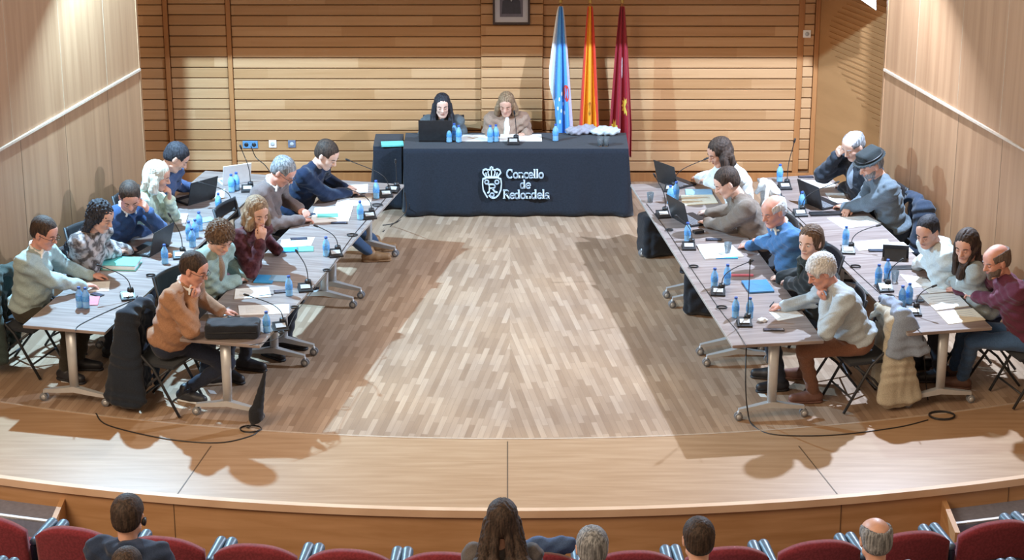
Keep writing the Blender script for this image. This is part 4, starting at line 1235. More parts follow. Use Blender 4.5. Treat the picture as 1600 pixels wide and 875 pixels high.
# ------------------------------------------------------------------ chairs and coats
M['chair'] = plain('chair_black', (.025, .027, .032), .5)
M['chairseat'] = fabric('chair_seat', (.030, .034, .042))
def mk_chair():
    t = empty('folding_chair')
    MB().mat(M['chairseat']).box((0, .0, .445), (.40, .40, .03), bevel=.012).build('seat', parent=t)
    mb = MB().mat(M['chair'])
    mb.grid(lambda u, v: ((u-.5)*.40, -.225-.03*(1-(2*u-1)**2)-.03*v, .66+.20*v), 12, 6); mb.build('backrest', parent=t, solid=.014)
    for sx in (-1, 1):
        MB().mat(M['chair']).tube([(sx*.215, -.265, .86), (sx*.215, -.20, .62), (sx*.215, .01, .42), (sx*.215, .24, .012)], .0125, 8).build('front_leg', parent=t)
        MB().mat(M['chair']).tube([(sx*.190, .15, .43), (sx*.190, -.04, .28), (sx*.190, -.25, .012)], .0115, 8).build('rear_leg', parent=t)
    MB().mat(M['chair']).tube([(-.19, -.16, .12), (.19, -.16, .12)], .009, 8).tube([(-.215, .17, .14), (.215, .17, .14)], .009, 8).build('crossbar', parent=t)
    return t
def chair(org, heading, where):
    o = inst('chair', mk_chair)
    back = Vector((math.sin(heading), -math.cos(heading), 0))*.04
    return put(o, (org.x+back.x, org.y+back.y, org.z), heading, 'black folding chair ' + where, 'chair', 'folding chairs')
def coat(org, heading, label, colr, w_=.44, z0=.30, z1=.88, second=None, sleeve=1, seed=1, thick=.035, yb=-.31, cat='coat', flare=1.2, side=0):
    g = SDF()
    if side:
        for t_, q_ in ((-.20, .02), (-.11, .0), (-.02, .01), (.07, .0), (.15, .03)): g.cap((side*w_*.44, yb+.02+t_*.25, z1-.03), (side*(w_*.5+.05+.015*math.sin(t_*40)), yb+.02+t_, z0+q_), thick*.9, thick*1.05, .10)
    for x in (-.9, -.6, -.3, 0, .3, .6, .9): g.cap((x*w_/2, yb+.010*math.sin(x*7+seed), z1), (x*w_*flare/2, yb-.02+.022*math.sin(x*7+seed), z0+.02*math.sin(x*4+seed)), thick*.95, thick*1.0, .05)
    g.cap((-w_*.42, yb+.03, z1+.01), (w_*.42, yb+.03, z1+.01), thick*1.1, thick*1.1, .03)     # over the backrest
    g.cap((-w_*.36, yb+.10, z1-.08), (-w_*.20, yb+.06, z1+.01), thick*.7, thick, .03); g.cap((w_*.36, yb+.10, z1-.08), (w_*.20, yb+.06, z1+.01), thick*.7, thick, .03)
    g.cap((-.07, yb, z1+.035), (.07, yb, z1+.035), .03, .03, .02)                            # collar
    if sleeve:
        for sx in ((-1, 1) if sleeve == 2 else (sleeve,)):
            g.cap((sx*w_*.50, yb+.02, z1-.04), (sx*w_*.62, yb-.01, (z0+z1)/2), .050, .045, .03); g.cap((sx*w_*.62, yb-.01, (z0+z1)/2), (sx*w_*.60, yb-.0, z0+.06), .045, .040, .02)
    V, Fc = g.mesh(.012, folds(.009, .17, seed, vert=True))
    o = mesh_obj('hanging_coat', V, Fc, fabric('coat_cloth_%d' % seed, colr, second=second), None, relax=1)
    o.location = org; o.rotation_euler = (0, 0, heading)
    return tag(o, label, cat)
# ------------------------------------------------------------------ who sits where
hLI, hLO, hRI, hRO = LI.head, LO.head, RI.head, RO.head
seats = []
def sit(label, head, heading, chairwhere, **kw):
    r, o, h = person(label, head, heading, **kw); seats.append((o, h, label))
    if chairwhere: chair(o, h, chairwhere)
    return o, h
# left outer row, audience end first
o1 = sit('man with glasses in light teal sweater at the near end of the left wall row', (70, 364), hLO-.10, 'under the man in the teal sweater',
    L=14, pitch=22, yaw=-6, hands=((158, 430), (148, 447)), top=('sweater', (.34, .43, .43)), legs=(.045, .04, .03), hr=('short', 'dark'), glasses=True, collar=(.8, .8, .8), belly=.03, skin='skin2')
o2 = sit('woman with long wavy dark hair and patterned top typing on a laptop', (158, 338), hLO-.25, 'under the woman with wavy dark hair',
    L=20, pitch=25, yaw=0, hands=((205, 388), (200, 394)), top=('blouse', (.10, .085, .085)), topsec=(.42, .38, .38), hr=('wavy', 'black'), female=True, hairdown='back')
o3 = sit('man in navy sweater at the left wall row with one hand at his temple', (203, 308), hLO-.45, 'under the man in navy with hand at temple',
    L=28, side=-6, pitch=34, yaw=-38, hands=('temple', (240, 358)), top=('sweater', (.035, .075, .18)), hr=('short', 'dark'), collar=(.7, .75, .8), skin='skin2')
o4 = sit('woman with pale blond bob in mint green top at the left wall row', (246, 275), hLO+.05, 'under the blond woman',
    L=24, side=10, pitch=20, yaw=8, hands=('mouth', (268, 330)), top=('blouse', (.46, .58, .48)), topsec=(.60, .72, .60), hr=('bob', 'blond'), female=True)
o5 = sit('man in slate blue top sitting furthest back in the left wall row', (276, 246), hLO-.25, 'under the man at the far end of the left wall row',
    L=20, pitch=40, yaw=30, hands=((312, 292), (300, 288)), top=('sweater', (.05, .075, .16)), hr=('short', 'black'))
# left inner row
o6 = sit('man in tan sweater with hand on chin, near end of the left inner row', (304, 420), hLI-.15, 'under the man in the tan sweater',
    L=20, pitch=22, yaw=0, hands=((360, 486), 'chin'), top=('sweater', (.33, .175, .10)), legs=(.022, .028, .048), shoes=(.03, .032, .04), hr=('short', 'dark'), glasses=True, collar=(.7, .72, .74), belly=.05, feet=((290, 626), (322, 600)), skin='skin2')
o7 = sit('woman with short brown hair in sage green jacket beside the man in tan', (345, 372), hLI-.30, 'under the woman in the sage jacket',
    L=22, pitch=32, yaw=-22, hands=((384, 428), (378, 436)), top=('blazer', (.27, .36, .33)), hr=('curly', 'brown'), female=True, open_front=(.25, .19, .15))
o8 = sit('woman with light brown hair in maroon knit, hand in front of her mouth', (402, 332), hLI-.35, 'under the woman in maroon',
    L=16, pitch=18, yaw=-22, hands=((432, 388), 'mouth'), top=('sweater', (.055, .012, .016)), topsec=(.10, .03, .035), hr=('bob', 'light'), female=True, skin='skin')
o9 = sit('grey-haired man with glasses in taupe sweater and white collar looking at his phone', (443, 268), hLI-.15, 'under the grey-haired man in taupe',
    L=24, pitch=40, yaw=0, hands=((478, 332, .7), (484, 343, .7)), top=('sweater', (.15, .115, .11)), hr=('short', 'grey'), collar=(.8, .82, .84), glasses=True, belly=.05, skin='skin2')
o10 = sit('dark-haired man in navy sweater writing at the far end of the left inner row', (511, 242), hLI-.20, 'under the man in navy at the far end of the inner row',
    L=30, pitch=34, yaw=-5, hands=((549, 292), (555, 300, .7)), top=('sweater', (.014, .024, .055)), legs=(.05, .09, .17), shoes=(.30, .17, .08), hr=('short', 'dark'), feet=((592, 392), (578, 408)), kneefwd=.45, skin='skin3')
# head table
o11 = sit('dark-haired woman in grey-blue coat behind the open laptop at the head table', (691, 165), PI, 'behind the left half of the head table',
    elb=.3, L=14, pitch=10, yaw=4, s=.96, drop=.07, kneefwd=.36, hands=((700, 213), (684, 213)), top=('sweater', (.095, .115, .13)), hr=('long', 'black'), female=True, skin='skin3', open_front=(.02, .02, .025), hairdown='front')
o12 = sit('woman with light brown hair in beige blazer and white blouse at the head table', (791, 163), PI, 'behind the middle of the head table',
    elb=.15, L=12, pitch=20, yaw=-8, s=.96, drop=.07, kneefwd=.36, hands=((812, 211, .8), (775, 214)), top=('blazer', (.30, .205, .155)), hr=('bob', 'light'), female=True, open_front=(.78, .84, .84), skin='skin')
# right inner row, far end first
o13 = sit('woman with dark bob in white knit at the far end of the right inner row', (1124, 238), hRI+.10, 'under the woman in white knit',
    L=20, pitch=26, yaw=6, hands=((1078, 284), (1085, 278)), top=('sweater', (.66, .70, .72)), hr=('bob', 'dark'), female=True)
o14 = sit('dark-haired man in brown-grey sweater typing on the laptop of the right inner row', (1135, 285), hRI+.05, 'under the man in the brown-grey sweater',
    L=26, pitch=30, yaw=0, hands=((1098, 346), (1100, 330)), top=('sweater', (.18, .145, .12)), hr=('short', 'dark'), skin='skin3')
o15 = sit('white-haired balding man in bright blue sweater with clasped hands', (1208, 330), hRI+.12, 'under the man in the bright blue sweater',
    L=24, pitch=18, yaw=22, hands=((1160, 376, .8), (1162, 382, .8)), top=('sweater', (.06, .16, .34)), hr=('fringe', 'white'), collar=(.75, .8, .75), belly=.03, skin='skin2')
o16 = sit('woman in black jacket and dark scarf with her hair tied back, looking to the side', (1266, 378), hRI-.10, 'under the woman in the black jacket',
    L=12, pitch=6, yaw=50, hands=((1220, 442), (1214, 432)), top=('jacket', (.014, .018, .020)), hr=('tied', 'brown'), female=True, scarf=(.022, .030, .028), skin='skin3')
o17 = sit('white-haired man in pale blue sweater and brown trousers, fist at his mouth, writing', (1282, 424), hRI+.15, 'under the man in the pale blue sweater',
    L=28, pitch=28, yaw=5, hands=('chin', (1208, 478, .9)), top=('sweater', (.42, .49, .54)), legs=(.20, .095, .06), shoes=(.17, .08, .06), hr=('longtop', 'white'), belly=.03, feet=((1270, 628), (1258, 592)), skin='skin2')
# right outer row
o18 = sit('bald man in black padded jacket leaning his forehead on his hand', (1333, 228), hRO+.25, 'under the bald man in the black jacket',
    L=14, pitch=28, yaw=14, hands=((1312, 290), 'brow'), top=('jacket', (.022, .028, .04)), hr=('fringe', 'grey'), open_front=(.25, .32, .42), skin='skin3', topvar=.2)
o19 = sit('man in dark brimmed hat and grey-blue sweater with grey beard', (1360, 257), hRO+.05, 'under the man in the hat',
    L=20, pitch=24, yaw=12, necklean=24, hands=((1310, 322), (1322, 330)), top=('sweater', (.105, .135, .165)), hr=('short', 'grey'), beard='grey', hat=True, legs=(.02, .03, .05))
o20 = sit('young man with cropped dark hair in pale hooded sweatshirt by the right wall', (1449, 362), hRO+.05, 'under the man in the pale hoodie',
    L=26, pitch=24, yaw=38, hands=((1425, 405), (1440, 412)), top=('hoodie', (.52, .60, .62)), hr=('crop', 'black'), skin='skin')
o21 = sit('woman with very long straight dark hair in grey cardigan and white top', (1510, 384), hRO-.30, 'under the woman with very long dark hair',
    L=20, side=-12, pitch=16, yaw=62, hands=((1474, 436, .7), (1470, 430, .7)), top=('cardigan', (.30, .34, .34)), hr=('long', 'dark'), female=True, open_front=(.70, .74, .74), hairdown='front')
o22 = sit('bald bearded man in burgundy roll-neck and jeans leaning to the papers', (1556, 408), hRO+.10, 'under the bald man in burgundy',
    L=24, side=6, pitch=16, yaw=10, hands=((1500, 462), (1488, 450)), top=('sweater', (.115, .030, .055)), legs=(.06, .12, .24), shoes=(.14, .07, .05), hr=('fringe', 'stubble'), beard='stubble', turtle=True, feet=((1502, 606), (1490, 590)), skin='skin2')
# ------------------------------------------------------------------ things on the tables
M['teal'] = plain('folder_teal', (.16, .62, .60), .5, var=.04); M['bluefold'] = plain('folder_blue', (.04, .30, .62), .5, var=.05)
M['lightblue'] = plain('folder_light_blue', (.28, .50, .72), .5, var=.05); M['pink'] = plain('folder_red', (.70, .17, .22), .5, var=.05)
M['bluelap'] = plain('laptop_lid_blue', (.05, .20, .42), .35); M['white2'] = plain('binder_white', (.78, .86, .84), .5, var=.03)
M['phone'] = plain('phone_black', (.02, .022, .028), .25); M['glassy'] = plain('phone_glass', (.05, .06, .09), .12)
M['tablet'] = plain('tablet_display', (.18, .30, .50), .15, var=.1); M['orange'] = plain('orange_plastic', (.80, .28, .10), .5); M['cream'] = plain('paper_cream', (.80, .76, .62), .7, var=.02)
ph = lambda px, py, rz, lab, sz=(.15, .075): slab(px, py, sz, rz, 'mobile_phone', M['phone'], lab, 'phone', .009, screen=M['glassy'])
def pen(px, py, rz, lab):
    mb = MB().mat(M['black']); mb.tube([(-.065, 0, .006), (.055, 0, .006), (.07, 0, .005)], [.0045, .0045, .0015], 8)
    o = mb.build('pen'); return put(o, P(px, py, ZB), rz, lab, 'pen')
def binder(px, py, rz, lab, sz=(.32, .24), m=None, th=.045):
    t = empty('ring_binder', P(px, py, ZB), rz, lab, 'binder')
    MB().mat(m or M['teal']).box((0, 0, .003), (sz[0], sz[1], .006)).box((0, 0, th+.003), (sz[0], sz[1], .006)).box((-sz[0]/2+.003, 0, th/2+.003), (.006, sz[1], th)).build('cover', parent=t)
    MB().mat(M['paper']).box((.002, 0, th/2+.003), (sz[0]-.02, sz[1]-.015, th-.008)).build('pages', parent=t)
    return t
# left outer row
quad_paper([(131, 442), (172, 440), (170, 455), (128, 456)], 'under the hands of the man in the teal sweater')
slab(141, 471, (.21, .15), LO.rz+.3, 'document_folder', M['pink'], 'pink-red folder with two bottles on it at the near end of the left wall row', 'folder', .008)
bottle(125, 480, 'on the pink-red folder, left one of the pair', ZB+.0085); bottle(135, 481, 'on the pink-red folder, right one of the pair', ZB+.0085)
ph(152, 461, LO.rz+1.2, 'black phone above the pink-red folder', (.12, .06))
mic(200, 466, (158, 416), 'beside the man in the teal sweater, first of the left wall row', rz=.3)
binder(190, 416, LO.rz-1.45, 'thick white and teal binder in front of the woman with wavy hair')
coil(236, 432, 'on the table edge near the white and teal binder', .04)
cable([(118, 517), (124, 508), (160, 490), (205, 470), (215, 462)], 'running along the near end of the left wall row')
laptop(232, 391, hLO-.18, 'open dark laptop of the woman with wavy dark hair')
bottle(258, 412, 'behind the laptop of the woman with wavy dark hair')
o = MB().mat(M['orange']).box((0, 0, .015), (.05, .03, .03), bevel=.008).box((0, 0, .034), (.03, .02, .012), bevel=.004).build('pencil_sharpener'); put(o, P(265, 402, ZB), .4, 'small orange plastic object beside the bottle near the wavy haired woman', 'sharpener')
mic(281, 402, (266, 338), 'to the right of the orange object in the left wall row', rz=.2)
quad_paper([(208, 361), (246, 356), (244, 372), (200, 376)], 'under the hand of the man in navy at the left wall')
quad_paper([(243, 338), (268, 337), (265, 352), (241, 352)], 'in front of the blond woman, left stack', th=.02)
quad_paper([(271, 336), (294, 336), (290, 350), (268, 351)], 'in front of the blond woman, right stack', th=.016)
for k, (bxx, byy) in enumerate([(296, 375), (306, 372), (301, 386), (312, 360)]):
    bottle(bxx, byy, ['leftmost of four in the middle of the left wall row', 'second of four in the middle of the left wall row', 'nearest of four in the middle of the left wall row', 'furthest of four in the middle of the left wall row'][k])
laptop(303, 312, hLO-.55, 'open dark laptop seen edge-on beyond the blond woman', w_=.34)
slab(318, 345, (.20, .13), .5, 'document_folder', M['lightblue'], 'light blue folder beside the four bottles', 'folder', .01)
bottle(342, 330, 'left of the microphone below the white laptop')
mic(357, 327, (316, 286), 'below the white laptop of the left wall row', rz=.2)
t_ = laptop(364, 283, hLO-.9, 'open white laptop at the far end of the left wall row', m=M['white'], w_=.30, d_=.21)
bottle(362, 300, 'in front of the white laptop, left one'); bottle(370, 297, 'in front of the white laptop, right one')
mic(387, 298, (377, 232), 'standing upright at the far end of the left wall row', rz=.1)
quad_paper([(338, 300), (352, 295), (350, 309), (332, 312)], 'beside the white laptop at the left wall row')
# left inner row
b = empty('briefcase', P(364, 524, ZB), .03, 'black soft briefcase lying on the near end of the left inner row', 'bag')
g = SDF(); g.rbox((0, 0, .065), (.20, .085, .035), .028)
V, Fc = g.mesh(.009, folds(.003, .09, 3)); mesh_obj('case_body', V, Fc, M['blackfab'], b)
MB().mat(M['black']).tube([(-.225, -.06, .07), (-.20, -.116, .068), (0, -.119, .068), (.20, -.116, .068), (.225, -.06, .07)], .004, 6).build('zip', parent=b)
MB().mat(M['black']).tube([(-.06, .10, .09), (-.05, .125, .12), (.05, .125, .12), (.06, .10, .09)], .007, 8).build('handle', parent=b)
quad_paper([(325, 490), (352, 487), (358, 499), (328, 502)], 'under the hand of the man in the tan sweater')
quad_paper([(372, 478), (452, 476), (452, 490), (374, 493)], 'long white sheets right of the man in tan')
quad_paper([(368, 452), (420, 449), (424, 464), (366, 468)], 'in front of the woman in the sage jacket', th=.006)
ph(441, 456, LI.rz-1.2, 'black phone between papers and bottle on the left inner row'); pen(416, 462, .3, 'black pen by the phone near the woman in sage')
bottle(417, 519, 'beside the black briefcase'); mic(438, 514, (388, 462), 'right of the black briefcase', rz=.3)
coil(461, 482, 'on the inner edge between the two near microphones of the left row', .035); coil(440, 521, 'at the near inner corner of the left inner row', .025)
slab(414, 437, (.20, .17), LI.rz+.1, 'document_folder', M['bluefold'], 'mid blue folder by the woman in the sage jacket', 'folder', .012)
slab(436, 436, (.15, .17), LI.rz+.1, 'document_folder', M['lightblue'], 'pale blue folder right of the mid blue one, by the woman in sage', 'folder', .012)
bottle(452, 462, 'near the pale blue folder, left inner row'); mic(477, 453, (465, 395), 'right of the bottle by the pale blue folder', rz=.2)
quad_paper([(440, 375), (492, 371), (486, 384), (437, 388)], 'in front of the woman in maroon')
ph(467, 374, .15, 'long black phone on the papers of the woman in maroon', (.16, .07))
slab(450, 391, (.18, .13), .1, 'document_folder', M['bluefold'], 'bright blue folder in front of the woman in maroon', 'folder', .01)
slab(478, 390, (.14, .13), .1, 'document_folder', M['teal'], 'turquoise folder right of the bright blue one', 'folder', .01)
bottle(510, 400, 'beside the third microphone of the left inner row'); mic(524, 399, (496, 354), 'right of the turquoise folder', rz=.25)
coil(511, 424, 'on the inner edge below the turquoise folder', .035); coil(551, 369, 'on the inner edge above the turquoise folder', .05); coil(590, 322, 'near the far end of the left inner row', .05)
quad_paper([(492, 325), (552, 322), (545, 346), (484, 349)], 'in front of the grey-haired man in taupe', th=.006)
slab(512, 337, (.20, .11), .1, 'document_folder', M['teal'], 'thin pale green folder on the papers of the man in taupe', 'folder', .006, z=ZB+.0066)
ph(484, 336, .3, 'black phone held by the grey-haired man in taupe', (.12, .06)); ph(530, 349, .05, 'black phone lying below the papers of the man in taupe', (.16, .05))
bottle(563, 343, 'right of the papers of the man in taupe'); mic(577, 340, (547, 296), 'right of the papers of the man in taupe', rz=.25)
quad_paper([(528, 311), (582, 308), (578, 321), (524, 322)], 'below the hands of the man writing in navy'); quad_paper([(542, 290), (575, 288), (575, 300), (540, 302)], 'under the pen of the man writing in navy')
pen(562, 304, .4, 'pen of the man writing in navy'); ph(560, 307.5, .1, 'black phone between the two sheets of the man in navy', (.13, .06))
bottle(588, 310, 'nearest the head table on the left inner row'); mic(603, 306, (546, 251), 'at the far end of the left inner row, neck leaning left', rz=.2)
mic(614, 299, (618, 254), 'at the far end of the left inner row, neck upright', rz=-.2)
cable([(390, 540, .75), (440, 525), (465, 485), (512, 425), (551, 369), (592, 322), (610, 300)], 'linking the microphones of the left inner row', r=.003)
# right inner row
laptop(1058, 287, hRI+.5, 'open laptop seen edge-on in front of the woman in white knit', w_=.32)
mic(1048, 298, (1101, 249), 'with its neck reaching to the woman in white knit', rz=-.2); glass(1016, 316, 'at the far end of the right inner row')
bottle(1047, 318, 'left one of two behind the laptop of the man in brown-grey'); bottle(1056, 312, 'right one of two behind the laptop of the man in brown-grey')
mic(1036, 338, (1024, 276), 'left of the open laptop of the man in brown-grey', rz=.2)
quad_paper([(1064, 306), (1114, 305), (1122, 318), (1066, 322)], 'between the woman in white and the man in brown-grey', th=.008, m=M['cream'])
slab(1092, 301, (.27, .17), RI.rz+1.4, 'document_folder', M['lightblue'], 'pale blue folder in front of the woman in white knit', 'folder', .012)
laptop(1080, 345, hRI+.30, 'open black laptop of the man in the brown-grey sweater', w_=.36)
coil(1046, 361, 'on the inner edge below the black laptop', .035); bottle(1074, 377, 'below the black laptop'); mic(1076, 388, (1060, 340), 'below the black laptop of the right inner row', rz=.0)
slab(1091, 364, (.10, .06), .4, 'computer_mouse', M['black'], 'black computer mouse beside the black laptop', 'mouse', .03)
ph(1115, 375, .0, 'black phone above the open folder of the man in bright blue', (.15, .06))
quad_paper([(1088, 384), (1140, 381), (1162, 402), (1102, 406)], 'open white file in front of the man in bright blue', th=.012)
slab(1131, 404, (.26, .03), RI.rz+1.45, 'document_folder', M['bluefold'], 'narrow dark blue folder edge below the white file', 'folder', .010)
glass(1137, 395, 'on the file of the man in bright blue', z=ZB+.013)
coil(1084, 418, 'on the inner edge left of two bottles', .042)
bottle(1116, 450, 'left one behind the second microphone from the near end'); bottle(1136, 444, 'right one behind the second microphone from the near end')
mic(1122, 459, (1171, 409), 'left of the closed blue laptop', rz=-.1)
slab(1160, 431, (.20, .035), .0, 'pencil_case', M['pink'], 'narrow pink-red case above the closed blue laptop', 'case', .014)
slab(1184, 449, (.30, .23), hRI, 'laptop', M['bluelap'], 'closed blue laptop in front of the woman in the black jacket', 'laptop', .018)
ph(1216, 437, 1.0, 'white phone held by the woman in the black jacket', (.13, .06))
bottle(1149, 496, 'left one behind the nearest microphone of the right inner row'); bottle(1171, 497, 'right one behind the nearest microphone of the right inner row')
mic(1163, 507, (1172, 412), 'nearest to the audience on the right inner row', rz=.0)
coil(1128, 482, 'on the inner edge left of the nearest bottles', .045)
o = mesh_obj('tissue', *SDF().ell((0, 0, .018), (.035, .03, .016)).ell((.03, .01, .014), (.025, .02, .012)).mesh(.006, folds(.006, .03, 2)), M['paper']); put(o, P(1190, 503, ZB), 0, 'crumpled white tissue beside the nearest microphone of the right row', 'tissue')
ph(1209, 516, .0, 'black phone at the near end of the right inner row', (.18, .05)); quad_paper([(1202, 488), (1240, 483), (1256, 494), (1216, 502)], 'sheet the man in pale blue is writing on')
pen(1206, 476, 1.2, 'pen in the hand of the man in pale blue')
cable([(1010, 318), (1046, 366), (1084, 425), (1128, 488), (1150, 515), (1166, 541, .75)], 'linking the microphones of the right inner row', r=.003)
# right outer row
bottle(1218, 284, 'at the far end of the right wall row'); mic(1226, 294, (1241, 222), 'with tall upright neck at the far end of the right wall row', rz=.1)
ph(1259, 277, .0, 'black phone near the back wall on the right wall row', (.16, .06))
quad_paper([(1247, 281), (1296, 284), (1310, 292), (1264, 296)], 'in front of the bald man in the black jacket'); quad_paper([(1290, 302), (1318, 302), (1326, 316), (1300, 318)], 'beside the laptop keyboard of the man in the hat')
laptop(1284, 319, hRO+.35, 'open black laptop in front of the man in the hat', w_=.34)
for k, q in enumerate([(1257, 318), (1252, 328)]): bottle(*q, ['far one of two behind the hat man\'s laptop', 'near one of two behind the hat man\'s laptop'][k])
slab(1292, 335, (.34, .10), RO.rz+1.5, 'document_case', M['black'], 'flat black case below the laptop of the man in the hat', 'case', .02)
mic(1250, 336, (1305, 286), 'left of the laptop of the man in the hat', rz=.1)
quad_paper([(1292, 341), (1355, 338), (1377, 349), (1318, 358)], 'large sheet below the flat black case')
bottle(1321, 383, 'behind the microphone in the middle of the right wall row'); mic(1325, 394, (1370, 353), 'in the middle of the right wall row', rz=-.1)
quad_paper([(1332, 379), (1386, 374), (1396, 388), (1342, 392)], 'behind the black phone in the middle of the right wall row')
ph(1370, 392, .0, 'black phone in the middle of the right wall row', (.16, .07))
quad_paper([(1392, 379), (1412, 379), (1428, 394), (1402, 394)], 'small sheet right of the leaning tablet')
t = empty('tablet_computer', P(1399, 402, ZB), hRO+1.2, 'tablet in dark case propped up in the middle of the right wall row', 'tablet')
Rt = Matrix.Rotation(-.5, 3, 'X')
MB().mat(M['black']).box(Rt @ Vector((0, 0, .085)), (.24, .012, .17), rot=Rt, bevel=.003).build('case', parent=t); MB().mat(M['tablet']).box(Rt @ Vector((0, -.0065, .085)), (.21, .002, .14), rot=Rt).build('display', parent=t)
MB().mat(M['black']).box((0, .085, .06), (.20, .006, .13), rot=Matrix.Rotation(.55, 3, 'X')).build('stand', parent=t)
slab(1407, 419, (.24, .10), RO.rz+1.5, 'document_case', M['black'], 'flat black tablet case below the propped tablet', 'case', .01)
coil(1337, 418, 'on the inner edge, middle of the right wall row', .045); coil(1388, 465, 'on the inner edge between the near microphones of the right wall row', .055)
for k, q in enumerate([(1372, 444), (1386, 436)]): bottle(*q, ['left one behind the microphone beside the propped tablet', 'right one behind the microphone beside the propped tablet'][k])
glass(1398, 440, 'beside two bottles in front of the long-haired woman'); mic(1383, 453, (1406, 408), 'second from the near end of the right wall row', rz=.1)
quad_paper([(1406, 429), (1445, 434), (1462, 447), (1425, 450)], 'in front of the man in the pale hoodie'); pen(1452, 436, -.25, 'black pen on the sheet by the man in the pale hoodie')
bottle(1409, 478, 'left one behind the nearest microphone of the right wall row'); bottle(1420, 474, 'right one behind the nearest microphone of the right wall row')
mic(1427, 490, (1457, 448), 'nearest to the audience on the right wall row', rz=.0)
quad_paper([(1438, 462), (1494, 458), (1514, 479), (1462, 486)], 'open file in front of the bald man in burgundy', th=.008); quad_paper([(1464, 488), (1520, 482), (1540, 500), (1482, 507)], 'lower sheet at the near end of the right wall row', m=M['cream'])
quad_paper([(1440, 448), (1476, 448), (1482, 456), (1452, 459)], 'between the hands of the long-haired woman'); ph(1433, 471, .1, 'black phone beside the file of the man in burgundy', (.12, .06))
cable([(1205, 300), (1337, 424), (1388, 470), (1420, 500), (1440, 521, .75)], 'linking the microphones of the right wall row', r=.003)
# head table
ZD = .7665
laptop(681, 217, PI, 'open dark laptop on the head table', tilt=100, w_=.36, d_=.24, z=ZD)
for k, q in enumerate([(702, 222), (710, 219), (717, 222)]): bottle(*q, ['leftmost of three beside the laptop on the head table', 'middle of three beside the laptop on the head table', 'rightmost of three beside the laptop on the head table'][k], z=ZD)
quad_paper([(722, 211), (764, 211), (764, 221), (718, 221)], 'on the head table beside the three bottles', z=ZD, lines=False); quad_paper([(782, 210), (846, 210), (847, 221), (780, 221)], 'on the head table in front of the woman in beige', z=ZD, lines=False)
for k, q in enumerate([(766, 222), (775, 221)]): bottle(*q, ['left one at the hand of the woman in beige', 'right one at the hand of the woman in beige'][k], z=ZD)
mic(802, 224, (804, 178), 'on the head table in front of the woman in beige', z=ZD)
bottle(868, 220, 'standing alone on the right part of the head table', z=ZD)
for k, q in enumerate([(938, 228), (947, 228)]): glass(*q, ['left one of two at the right end of the head table', 'right one of two at the right end of the head table'][k], z=ZD)
binder(613, 224, .1, 'turquoise folder with papers on the small side table', (.24, .15), M['teal'], .012).location.z = .7265
# garments piled behind the right end of the head table
def pile(px, py, Y, rx, lab, colr, seed):
    z = .7665; q = P(px, py, z); g = SDF()
    rnd = random.Random(seed)
    for k in range(7): g.ell((rnd.uniform(-rx, rx), rnd.uniform(-.05, .05), .03+rnd.uniform(0, .02)), (.09, .055, .035), None, .03)
    g.plane((0, 0, 0), (0, 0, 1))
    o = mesh_obj('folded_garment', *g.mesh(.009, folds(.008, .05, seed)), fabric('garment_%d' % seed, colr)); return put(o, q, .1, lab, 'garment')
pile(906, 208, 0, .10, 'crumpled grey garment behind bottle on the right part of the head table', (.30, .30, .36), 4); pile(944, 209, 0, .10, 'crumpled pale garment at the right end of the head table', (.50, .56, .60), 9)
# cables and things on the floor
cable([(392, 228, .96), (400, 246, .80), (414, 258, .76), (424, 272, .75)], 'from the wall socket to the inner row', r=.005)
cable([(150, 646, .004), (170, 665, .004), (260, 686, .004), (340, 692, .004), (390, 682, .004), (405, 672, .004)], 'on the floor between the two left tables', r=.006, z=.001)
cable([(1166, 541, .70), (1165, 600, .45), (1168, 640, .12), (1176, 664, .006), (1210, 679, .004), (1300, 680, .004), (1400, 668, .004), (1450, 656, .004)], 'hanging from the right inner row and crossing the floor', r=.006, z=.001)
cable([(1442, 522, .70), (1444, 560, .45), (1447, 600, .1), (1450, 625, .004)], 'hanging from the near end of the right wall row', r=.005, z=.001)
cable([(632, 300, .70), (634, 330, .4), (612, 352, .02), (598, 362, .006)], 'from the left inner row to the head table floor', r=.005, z=.001)
cable([(598, 352, .006), (618, 348, .006), (636, 335, .006), (640, 318, .2)], 'from the head table along the floor', r=.005, z=.001)
coil(1472, 651, 'on the floor at the near end of the right wall row', .11, .001, 3); coil(392, 672, 'on the floor under the near end of the left inner row', .09, .001, 3)
def backpack(px, py, rz, lab, sz=(.15, .10, .22), m=None):
    g = SDF(); g.rbox((0, 0, sz[2]), (sz[0]-.04, sz[1]-.04, sz[2]-.05), .05); g.rbox((0, -sz[1]*.9, sz[2]*.7), (sz[0]*.55, .02, sz[2]*.4), .03, None, .02)
    t = empty('backpack', P(px, py, 0), rz, lab, 'bag')
    mesh_obj('pack_body', *g.mesh(.011, folds(.006, .10, sz[0]*50)), m or M['blackfab'], t)
    MB().mat(M['black']).tube([(-.05, 0, sz[2]*2-.01), (-.04, 0, sz[2]*2+.04), (.04, 0, sz[2]*2+.04), (.05, 0, sz[2]*2-.01)], .008, 8).build('handle', parent=t)
    for sx in (-1, 1): MB().mat(M['blackfab']).tube([(sx*.08, sz[1]-.02, sz[2]*1.7), (sx*.10, sz[1]+.05, sz[2]*1.2), (sx*.10, sz[1]+.04, sz[2]*.5), (sx*.09, sz[1]-.03, .05)], .016, 8).build('strap', parent=t)
    return t
backpack(1030, 396, .3, 'black rucksack on the floor under the far end of the right inner row', (.20, .13, .22)); backpack(1098, 488, -.2, 'black rucksack on the floor under the middle of the right inner row', (.17, .12, .22))
u = empty('folded_umbrella', P(404, 668, 0), .3, 'folded black umbrella leaning beside the near leg of the left inner row', 'umbrella')
g = SDF(); g.cap((-.02, 0, .10), (.08, .02, .50), .060, .010, .02); g.cap((-.05, .0, .05), (-.02, 0, .14), .02, .06, .02); g.plane((0, 0, .002), (0, 0, 1))
